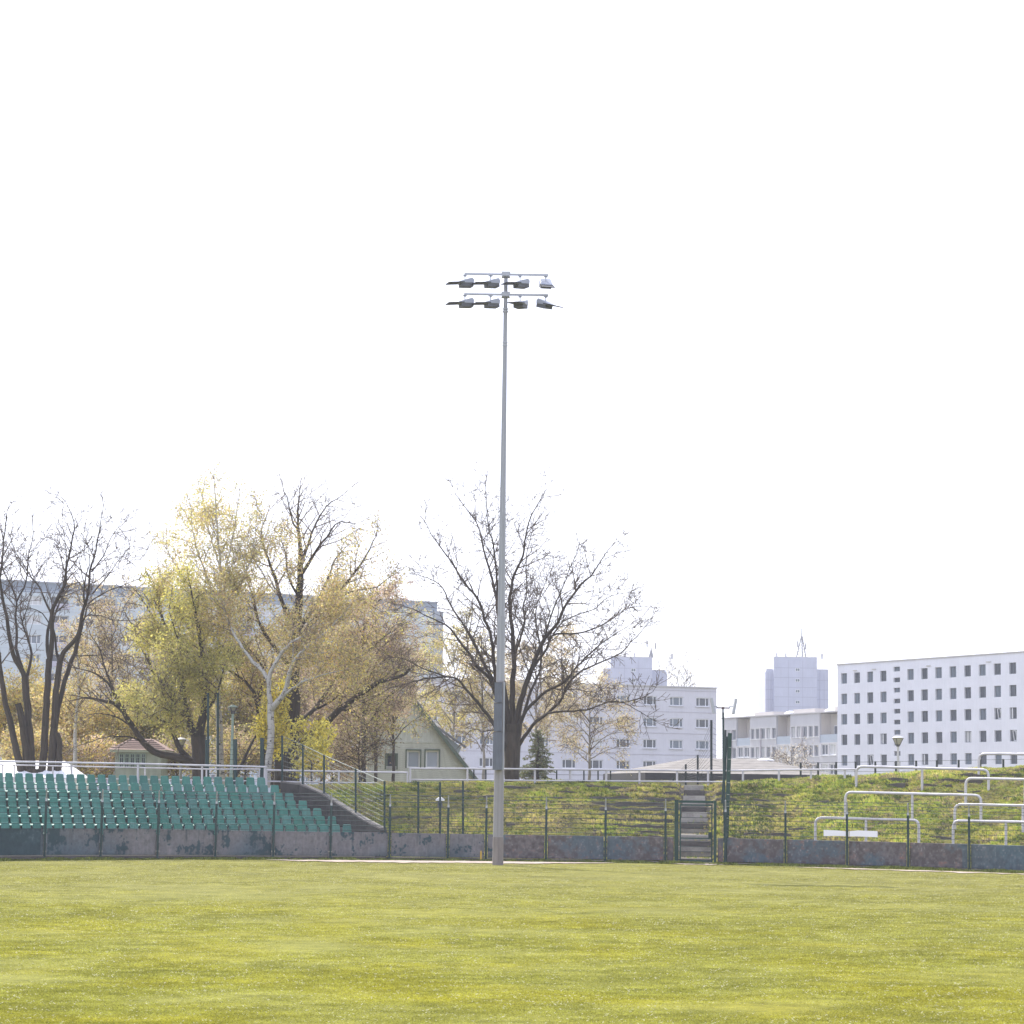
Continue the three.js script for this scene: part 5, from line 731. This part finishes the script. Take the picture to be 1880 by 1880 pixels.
// yellow-green maple with the low limb
tree('maple_tree', 'leaning maple with yellow-green leaves and a low dark limb', 116.5, [
  { p: [[370, 1448], [367, 1420], [366, 1385], [364, 1350]], r0: 0.42, r1: 0.36, tw: 0 },
  { p: [[372, 1425], [352, 1400], [330, 1392], [308, 1387], [278, 1378], [256, 1353], [234, 1318], [213, 1294], [185, 1285], [154, 1281]], r0: 0.27, r1: 0.05, z1: -2, tw: 0.6, from: 0.5, bare: 1 },
  { p: [[256, 1353], [240, 1330], [228, 1312], [210, 1272], [195, 1250], [167, 1232], [139, 1227]], r0: 0.13, r1: 0.02, z0: -1, z1: -3, tw: 0.7, bare: 1 },
  { p: [[232, 1316], [212, 1275], [198, 1240], [191, 1223], [182, 1189], [167, 1167]], r0: 0.08, r1: 0.02, z0: -1, z1: 1, tw: 0.7, bare: 1 },
  { p: [[264, 1362], [246, 1356], [225, 1352], [195, 1353], [168, 1362], [150, 1366]], r0: 0.05, r1: 0.015, z0: -1, z1: -3, tw: 0.6, bare: 1 },
  { p: [[245, 1336], [220, 1320], [190, 1310], [163, 1312]], r0: 0.05, r1: 0.015, z0: -1, z1: -2, tw: 0.7, bare: 1 },
  { p: [[360, 1408], [345, 1392], [333, 1378], [318, 1346], [312, 1330], [316, 1290], [305, 1250]], r0: 0.17, r1: 0.05, z1: -1, from: 0.55 },
  { p: [[363, 1356], [349, 1334], [338, 1290], [330, 1240], [318, 1190], [300, 1140], [288, 1090]], r0: 0.24, r1: 0.04, z1: 1, from: 0.3 },
  { p: [[365, 1350], [374, 1310], [380, 1260], [372, 1200], [362, 1140], [350, 1080]], r0: 0.24, r1: 0.04, z1: -1.5, from: 0.3 },
  { p: [[338, 1290], [310, 1262], [285, 1240], [268, 1205], [252, 1170], [238, 1140]], r0: 0.1, r1: 0.03, z0: 0.5, z1: 3, from: 0.3, bare: 1 },
  { p: [[318, 1190], [292, 1155], [272, 1118], [250, 1085]], r0: 0.08, r1: 0.02, z0: 0.8, z1: 2, tw: 0.7, bare: 1 },
  { p: [[374, 1310], [390, 1290], [402, 1260], [412, 1220]], r0: 0.1, r1: 0.03, z1: -2 },
  { p: [[312, 1330], [290, 1318], [270, 1312], [256, 1300]], r0: 0.06, r1: 0.02, z0: -1, z1: -2.5 },
  { p: [[350, 1330], [332, 1310], [300, 1300], [280, 1285]], r0: 0.08, r1: 0.02, z0: 0, z1: -3 },
  { p: [[372, 1240], [355, 1210], [330, 1180], [310, 1120]], r0: 0.07, r1: 0.02, z0: -1, z1: -3 },
], { ...BARE, limbDen: 1.5, twigLen: 1.9, den: 1.8, leafLvl: 1, leaves: 13, leafSize: 0.06, jit: 0.45, colors: YG, gap: 0.4 }, 1003);
// tall thin birch
tree('birch_tree', 'tall slender birch with pale yellow spring leaves, highest crown of all', 119, [
  { p: [[406, 1448], [404, 1400], [403, 1330], [398, 1250], [400, 1150], [405, 1050], [398, 960], [393, 880]], r0: 0.22, r1: 0.02, from: 0.15, tw: 0.6 },
  { p: [[400, 1200], [375, 1130], [345, 1080], [318, 1030], [300, 1000]], r0: 0.08, r1: 0.015, z1: 2 },
  { p: [[400, 1180], [425, 1110], [448, 1060], [466, 1000], [472, 930]], r0: 0.08, r1: 0.015, z1: -2 },
  { p: [[402, 1120], [380, 1060], [362, 1010], [352, 960], [350, 930]], r0: 0.07, r1: 0.015, z1: -2 },
  { p: [[403, 1080], [420, 1020], [432, 960], [440, 900]], r0: 0.06, r1: 0.015, z1: 2 },
  { p: [[404, 1040], [388, 990], [375, 940], [372, 905]], r0: 0.05, r1: 0.015, z1: 1.5 },
  { p: [[400, 1230], [370, 1180], [330, 1130], [300, 1080], [290, 1040]], r0: 0.07, r1: 0.015, z1: -2.5 },
  { p: [[399, 1260], [430, 1200], [455, 1150], [475, 1090]], r0: 0.07, r1: 0.015, z1: 2.5 },
  { p: [[400, 1150], [412, 1090], [420, 1050], [455, 980]], r0: 0.05, r1: 0.015, z1: -3 },
], { ...BARE, bark: BARK.birch, twigMat: BARK.birchTwig, limbDen: 2.0, twigLen: 1.6, den: 2.2, up: 0.05, leafLvl: 1, leaves: 6.5, leafSize: 0.05, jit: 0.5, colors: [...TAN, ...YG], gap: 0.34, rmin: 0.009 }, 1004);
// forked white birch in front
tree('birch_tree', 'white-barked birch forking low, in front of the thick dark trunk', 113.5, [
  { p: [[489, 1446], [491, 1415], [495, 1380], [497, 1330], [497, 1292]], r0: 0.18, r1: 0.16, tw: 0 },
  { p: [[497, 1300], [494, 1262], [497, 1232], [508, 1213], [529, 1185], [546, 1174], [563, 1164], [594, 1130], [610, 1112], [618, 1080]], r0: 0.13, r1: 0.02, z1: -1, from: 0.45 },
  { p: [[498, 1302], [505, 1293], [518, 1278], [527, 1260], [532, 1235], [542, 1210], [563, 1188], [594, 1164], [622, 1136], [645, 1110]], r0: 0.16, r1: 0.02, z1: -2, from: 0.4 },
  { p: [[523, 1274], [535, 1266], [554, 1253], [588, 1240], [622, 1232], [656, 1219]], r0: 0.07, r1: 0.015, z0: -0.5, z1: -3, tw: 0.8 },
  { p: [[494, 1255], [484, 1234], [465, 1216], [440, 1182], [425, 1155], [408, 1112], [395, 1070]], r0: 0.11, r1: 0.02, z1: 1, from: 0.5 },
  { p: [[534, 1232], [538, 1190], [528, 1160], [516, 1140]], r0: 0.05, r1: 0.015, z0: -1, z1: 1 },
  { p: [[546, 1206], [570, 1200], [600, 1196], [640, 1176]], r0: 0.04, r1: 0.012, z0: -1, z1: -3 },
], { ...BARE, bark: BARK.birch, twigMat: BARK.birchTwig, limbDen: 1.7, twigLen: 1.7, den: 1.9, up: 0.0, leafLvl: 1, leaves: 12, leafSize: 0.052, jit: 0.5, colors: [...GOLD, ...TAN], gap: 0.42, rmin: 0.009 }, 1005);
// thick dark tree behind the birch
tree('maple_tree', 'broad old tree with a thick dark trunk and tan budding crown', 118.5, [
  { p: [[527, 1448], [526, 1415], [528, 1380], [531, 1330], [537, 1270]], r0: 0.68, r1: 0.42, tw: 0 },
  { p: [[536, 1280], [540, 1210], [545, 1150], [550, 1090], [552, 1030]], r0: 0.36, r1: 0.14, from: 0.3, stub: 1 },
  { p: [[552, 1032], [549, 980], [546, 940], [550, 900]], r0: 0.14, r1: 0.02, from: 0.1, tw: 1.5, bare: 1 },
  { p: [[533, 1412], [557, 1362], [585, 1338], [606, 1320], [625, 1300], [662, 1275], [680, 1263], [696, 1253], [727, 1244], [745, 1236], [752, 1228]], r0: 0.26, r1: 0.07, z1: -2, from: 0.4, stub: 1 },
  { p: [[534, 1350], [560, 1318], [577, 1302], [600, 1270], [630, 1230], [660, 1190]], r0: 0.16, r1: 0.03, z1: 2 },
  { p: [[490, 1442], [486, 1380], [474, 1321], [470, 1280], [455, 1256], [430, 1236], [405, 1222]], r0: 0.2, r1: 0.03, z0: -1, z1: -2, from: 0.5 },
  { p: [[472, 1300], [478, 1270], [488, 1240], [476, 1215], [452, 1186]], r0: 0.12, r1: 0.03, z0: -1.5, z1: -1 },
  { p: [[430, 1432], [452, 1385], [470, 1350], [490, 1310]], r0: 0.1, r1: 0.05, z0: 0, z1: 1, tw: 0.6 },
  { p: [[545, 1150], [520, 1110], [505, 1060], [490, 1020], [480, 975], [492, 940]], r0: 0.14, r1: 0.02, z1: 1.5, bare: 1, tw: 1.5 },
  { p: [[550, 1060], [575, 1020], [600, 985], [624, 958], [650, 962]], r0: 0.12, r1: 0.015, z1: -1, bare: 1, tw: 1.5 },
  { p: [[551, 1040], [566, 1000], [578, 965], [600, 930], [636, 903]], r0: 0.1, r1: 0.015, z1: 2, bare: 1, tw: 1.5 },
  { p: [[549, 980], [535, 950], [528, 915], [520, 900]], r0: 0.06, r1: 0.015, z1: -2, bare: 1, tw: 1.5 },
  { p: [[542, 1190], [575, 1140], [610, 1100], [645, 1060], [672, 1020], [690, 985]], r0: 0.17, r1: 0.02, z1: -2 },
  { p: [[610, 1100], [650, 1085], [690, 1078], [715, 1060]], r0: 0.07, r1: 0.015, z0: -1, z1: -3 },
  { p: [[545, 1160], [580, 1110], [602, 1060], [620, 1020], [640, 1000]], r0: 0.13, r1: 0.015, z1: 3 },
  { p: [[540, 1230], [505, 1190], [475, 1140], [462, 1090], [450, 1050]], r0: 0.14, r1: 0.02, z1: 3 },
  { p: [[549, 1100], [530, 1060], [525, 1020], [515, 985]], r0: 0.07, r1: 0.015, z1: -3 },
  { p: [[630, 1230], [670, 1200], [705, 1170], [735, 1150]], r0: 0.07, r1: 0.015, z0: 1.4, z1: 3 },
  { p: [[625, 1300], [650, 1310], [672, 1330], [690, 1355]], r0: 0.06, r1: 0.015, z0: -1, z1: -2 },
  { p: [[577, 1302], [605, 1290], [640, 1260], [690, 1225], [720, 1200]], r0: 0.07, r1: 0.015, z0: 1, z1: 2.5 },
], { ...BARE, bark: BARK.dark, twigMat: BARK.twigTan, limbDen: 1.5, twigLen: 2.2, den: 1.9, leafLvl: 0, leaves: 10, leafSize: 0.05, jit: 0.5, colors: [...TAN, ...GOLD, ...PINK, ...YG], gap: 0.4, rmin: 0.01 }, 1006);
// generic small trees: a trunk and a spread of limbs drawn from the seed
function spreadTree(name, label, D, px, yB, yT, w, o, seed, n = 9, r0 = 0.12, cat = 'tree', lean = 0) {
  const r = rngOf(seed * 7 + 1), H = yB - yT, limbs = [{ p: [[px, yB], [px + lean * 0.3, yB - H * 0.3], [px + lean * 0.6 + (r() - 0.5) * 8, yB - H * 0.62], [px + lean, yB - H * 0.92]], r0, r1: 0.02, from: 0.35, tw: 0.7 }];
  for (let k = 0; k < n; k++) { const f = 0.22 + 0.62 * (k + r()) / n, s = k % 2 ? 1 : -1, e = w / 2 * (0.55 + 0.45 * r()) * Math.sqrt(Math.max(0.15, 1 - (f - 0.4) ** 2 * 2)), y0 = yB - H * f, rise = H * (0.14 + 0.16 * r()); limbs.push({ p: [[px + lean * f, y0], [px + lean * f + s * e * 0.45, y0 - rise * 0.65], [px + lean * f + s * e * 0.9, y0 - rise]], r0: r0 * 0.45 * (1 - f * 0.5), r1: 0.014, z1: (r() - 0.5) * w * D / FPX }); }
  return tree(name, label, D, limbs, o, seed, cat);
}
const HANG = { ...BARE, bark: BARK.grey, twigMat: BARK.twigTan, limbDen: 1.8, twigLen: 1.9, den: 2, up: -0.1, droop: 0.5, spread: 0.6, leafLvl: 1, leaves: 8, leafSize: 0.045, jit: 0.25, rmin: 0.01 };
spreadTree('willow_tree', 'brown drooping tree hanging over the left half of the green house', 124, 668, 1442, 1095, 190, { ...HANG, colors: PINK, gap: 0.38 }, 2001, 16, 0.14);
spreadTree('willow_tree', 'thin drooping tree whose twigs veil the gable of the green house', 128, 722, 1442, 1150, 120, { ...HANG, leaves: 4, colors: [...PINK, ...YG], limbDen: 1.3, gap: 0.42 }, 2002, 12, 0.1);
spreadTree('birch_tree', 'airy yellow-green birch between the green house and the bare tree', 165, 832, 1440, 1165, 130, { ...HANG, bark: BARK.pale, limbDen: 1.3, leaves: 4.5, leafSize: 0.055, colors: [...YG, ...TAN], gap: 0.42, droop: 0.2 }, 2003, 14, 0.14);
spreadTree('birch_tree', 'pale tan hanging birch right of the bare tree in front of the white building', 140, 1082, 1442, 1265, 150, { ...HANG, bark: BARK.pale, leaves: 3, leafSize: 0.045, limbDen: 1.6, colors: [...TAN, [0.42, 0.37, 0.25], [0.38, 0.33, 0.24]], gap: 0.4 }, 2004, 14, 0.1);
spreadTree('birch_tree', 'tan budding tree directly behind the trunk of the bare tree', 150, 985, 1442, 1180, 150, { ...HANG, bark: BARK.pale, leaves: 5, leafSize: 0.05, limbDen: 1.5, colors: [...TAN, [0.42, 0.37, 0.25]], gap: 0.42 }, 2005, 13, 0.12);
spreadTree('birch_tree', 'thin yellow tree left of the bare tree, half behind the mast', 160, 888, 1440, 1210, 100, { ...HANG, bark: BARK.pale, leaves: 4, leafSize: 0.05, limbDen: 1.3, colors: [...TAN, ...GOLD], gap: 0.4 }, 2006, 12, 0.12);
const BUSH = { ...BARE, bark: BARK.grey, twigMat: BARK.twigTan, limbDen: 2.2, twigLen: 1.5, den: 2, leafLvl: 1, leaves: 11, leafSize: 0.06, jit: 0.5, rmin: 0.01 };
spreadTree('yellow_tree', 'golden young tree behind the marquee at the left edge', 134, 18, 1442, 1255, 130, { ...BUSH, colors: GOLD, gap: 0.36 }, 2101, 12);
spreadTree('yellow_tree', 'golden young tree between the bare stems and the kiosk', 132, 108, 1442, 1290, 120, { ...BUSH, colors: [...GOLD, ...TAN], gap: 0.38 }, 2102, 12);
spreadTree('yellow_tree', 'orange-gold young tree left of the kiosk roof', 134, 186, 1442, 1310, 130, { ...BUSH, colors: GOLD, gap: 0.34 }, 2103, 14);
spreadTree('yellow_tree', 'golden young tree rising behind the kiosk', 136, 262, 1442, 1290, 130, { ...BUSH, colors: [...YG, ...GOLD], gap: 0.34 }, 2104, 14);
spreadTree('yellow_tree', 'yellow young tree behind the tall green poles', 134, 425, 1442, 1260, 110, { ...BUSH, colors: [...GOLD, ...YG], gap: 0.34 }, 2105, 14);
spreadTree('yellow_tree', 'tan young tree behind the thick dark trunk', 132, 590, 1442, 1240, 150, { ...BUSH, leaves: 8, colors: [...TAN, ...PINK], gap: 0.34 }, 2106, 14);
spreadTree('bare_tree', 'thin grey twiggy tree in front of the blue slab', 140, 205, 1442, 1110, 170, { ...BARE, bark: BARK.grey, twigMat: BARK.twigTan, limbDen: 1.6, twigLen: 2, leaves: 3, leafLvl: 1, leafSize: 0.05, jit: 0.3, colors: TAN, gap: 0.42 }, 2107, 14, 0.14);
tree('birch_tree', 'thin white birch trunk left of the kiosk', 121, [{ p: [[136, 1446], [138, 1400], [138, 1340], [144, 1270], [142, 1200]], r0: 0.13, r1: 0.04, from: 0.5, tw: 0.8 }], { ...BUSH, bark: BARK.birch, colors: [...TAN, ...GOLD], leaves: 7, leafSize: 0.05 }, 2108);
spreadTree('shrub', 'bright yellow flowering shrub behind the green mesh fence', 111.5, 572, 1436, 1338, 80, { ...BUSH, up: 0, limbDen: 3, twigLen: 0.7, leaves: 22, leafSize: 0.075, jit: 0.28, colors: BRIGHT, gap: 0.46 }, 2201, 10, 0.05, 'shrub');
spreadTree('shrub', 'narrow bright yellow shrub beside the white birch trunk', 116, 506, 1436, 1270, 46, { ...BUSH, up: 0, limbDen: 2.6, twigLen: 0.8, leaves: 14, leafSize: 0.07, jit: 0.3, colors: BRIGHT, gap: 0.46 }, 2202, 12, 0.05, 'shrub');
spreadTree('shrub', 'brown twiggy shrub behind the low white railing', 117, 660, 1440, 1345, 120, { ...BUSH, limbDen: 3, twigLen: 0.9, leaves: 6, leafSize: 0.05, colors: [...PINK, ...TAN], gap: 0.36 }, 2203, 16, 0.07, 'shrub');
spreadTree('shrub', 'pale bare shrub in front of the grey balcony building', 190, 1452, 1440, 1375, 70, { ...BUSH, limbDen: 1.8, twigLen: 1.4, leaves: 1, leafSize: 0.06, colors: [[0.4, 0.36, 0.27], [0.36, 0.31, 0.22], [0.44, 0.4, 0.3]] }, 2204, 12, 0.07, 'shrub');
spreadTree('bare_tree', 'distant thin tree poking above the roof of the middle white building', 430, 1252, 1440, 1236, 55, { ...BARE, bark: BARK.pale, twigMat: BARK.pale, twigLen: 4, limbDen: 0.7, den: 0.7, rmin: 0.04, leaves: 0.1, leafLvl: 1, leafSize: 0.2, jit: 0.5, colors: [[0.4, 0.36, 0.27], [0.36, 0.31, 0.22], [0.44, 0.4, 0.3]] }, 2205, 12, 0.2);
spreadTree('yellow_tree', 'tan young tree behind the forked white birch', 133, 500, 1442, 1190, 140, { ...BUSH, leaves: 8, colors: [...TAN, ...GOLD], gap: 0.34 }, 2110, 14);
spreadTree('yellow_tree', 'pale yellow young tree behind the yellow-green maple crown', 138, 330, 1442, 1180, 150, { ...BUSH, leaves: 9, colors: [...YG, ...TAN], gap: 0.36 }, 2111, 14);
spreadTree('yellow_tree', 'orange-tan young tree behind the long low branch of the old tree', 135, 690, 1442, 1190, 130, { ...BUSH, leaves: 8, colors: [...PINK, ...TAN], gap: 0.36 }, 2112, 14);
spreadTree('shrub', 'gold undergrowth shrub left of the kiosk behind the topmost seats', 126, 165, 1442, 1372, 110, { ...BUSH, limbDen: 3, twigLen: 1.0, colors: [...GOLD, ...PINK] }, 2210, 16, 0.07, 'shrub');
spreadTree('shrub', 'brown-green undergrowth shrub between the kiosk and the maple trunk', 127, 325, 1442, 1370, 90, { ...BUSH, limbDen: 3, twigLen: 1.0, leaves: 8, colors: [...YG, ...PINK] }, 2211, 16, 0.07, 'shrub');
spreadTree('shrub', 'tan undergrowth shrub behind the thick green fence posts', 126, 450, 1442, 1365, 110, { ...BUSH, limbDen: 3, twigLen: 1.0, leaves: 8, colors: [...YG, ...TAN, ...PINK] }, 2212, 16, 0.07, 'shrub');
spreadTree('shrub', 'brown undergrowth shrub behind the sloping stair fence', 125, 610, 1442, 1370, 110, { ...BUSH, limbDen: 3, twigLen: 1.0, leaves: 6, colors: [...PINK, ...TAN] }, 2213, 16, 0.07, 'shrub');
spreadTree('shrub', 'golden undergrowth shrub behind the marquee ridge', 126, 60, 1442, 1350, 110, { ...BUSH, limbDen: 3, twigLen: 1.0, colors: [...GOLD, ...TAN] }, 2214, 16, 0.07, 'shrub');
{ // dark conifer beside the trunk of the bare tree
  const D = 127, b = P(986, 1444, D), t = thing('conifer_tree', 'dark green conifer beside the trunk of the bare tree', 'tree', b), W = new Wood(b), L = new Leaves(b), r = rngOf(2301), top = P(988, 1342, D), H = top.y - b.y; W.tube([b.clone(), b.clone().lerp(top, 0.5), top.clone()], [0.13, 0.08, 0.02], 7);
  for (let k = 0; k < 120; k++) { const f = 0.04 + 0.95 * r(), a = r() * 6.283, len = ((1 - f) * 1.25 + 0.2) * (0.5 + 0.7 * r()), o = b.clone().lerp(top, f), e = V(o.x + Math.cos(a) * len, o.y - len * 0.22 + 0.1, o.z + Math.sin(a) * len); W.tube([o, o.clone().lerp(e, 0.5).add(V(0, 0.06, 0)), e], [0.025, 0.015, 0.008], 3); for (let i = 0; i < 45 * len; i++) { const q = o.clone().lerp(e, Math.sqrt(r())); L.leaf(V(q.x + (r() - 0.5) * 0.2, q.y + (r() - 0.6) * 0.14, q.z + (r() - 0.5) * 0.2), 0.05 + 0.03 * r(), [0.13 + 0.07 * r(), 0.14 + 0.07 * r(), 0.08], r); } }
  W.build('trunk', BARK.dark, t); L.build('crown', t);
}
renderer.setSize(1024, 1024);
renderer.render(scene, camera);
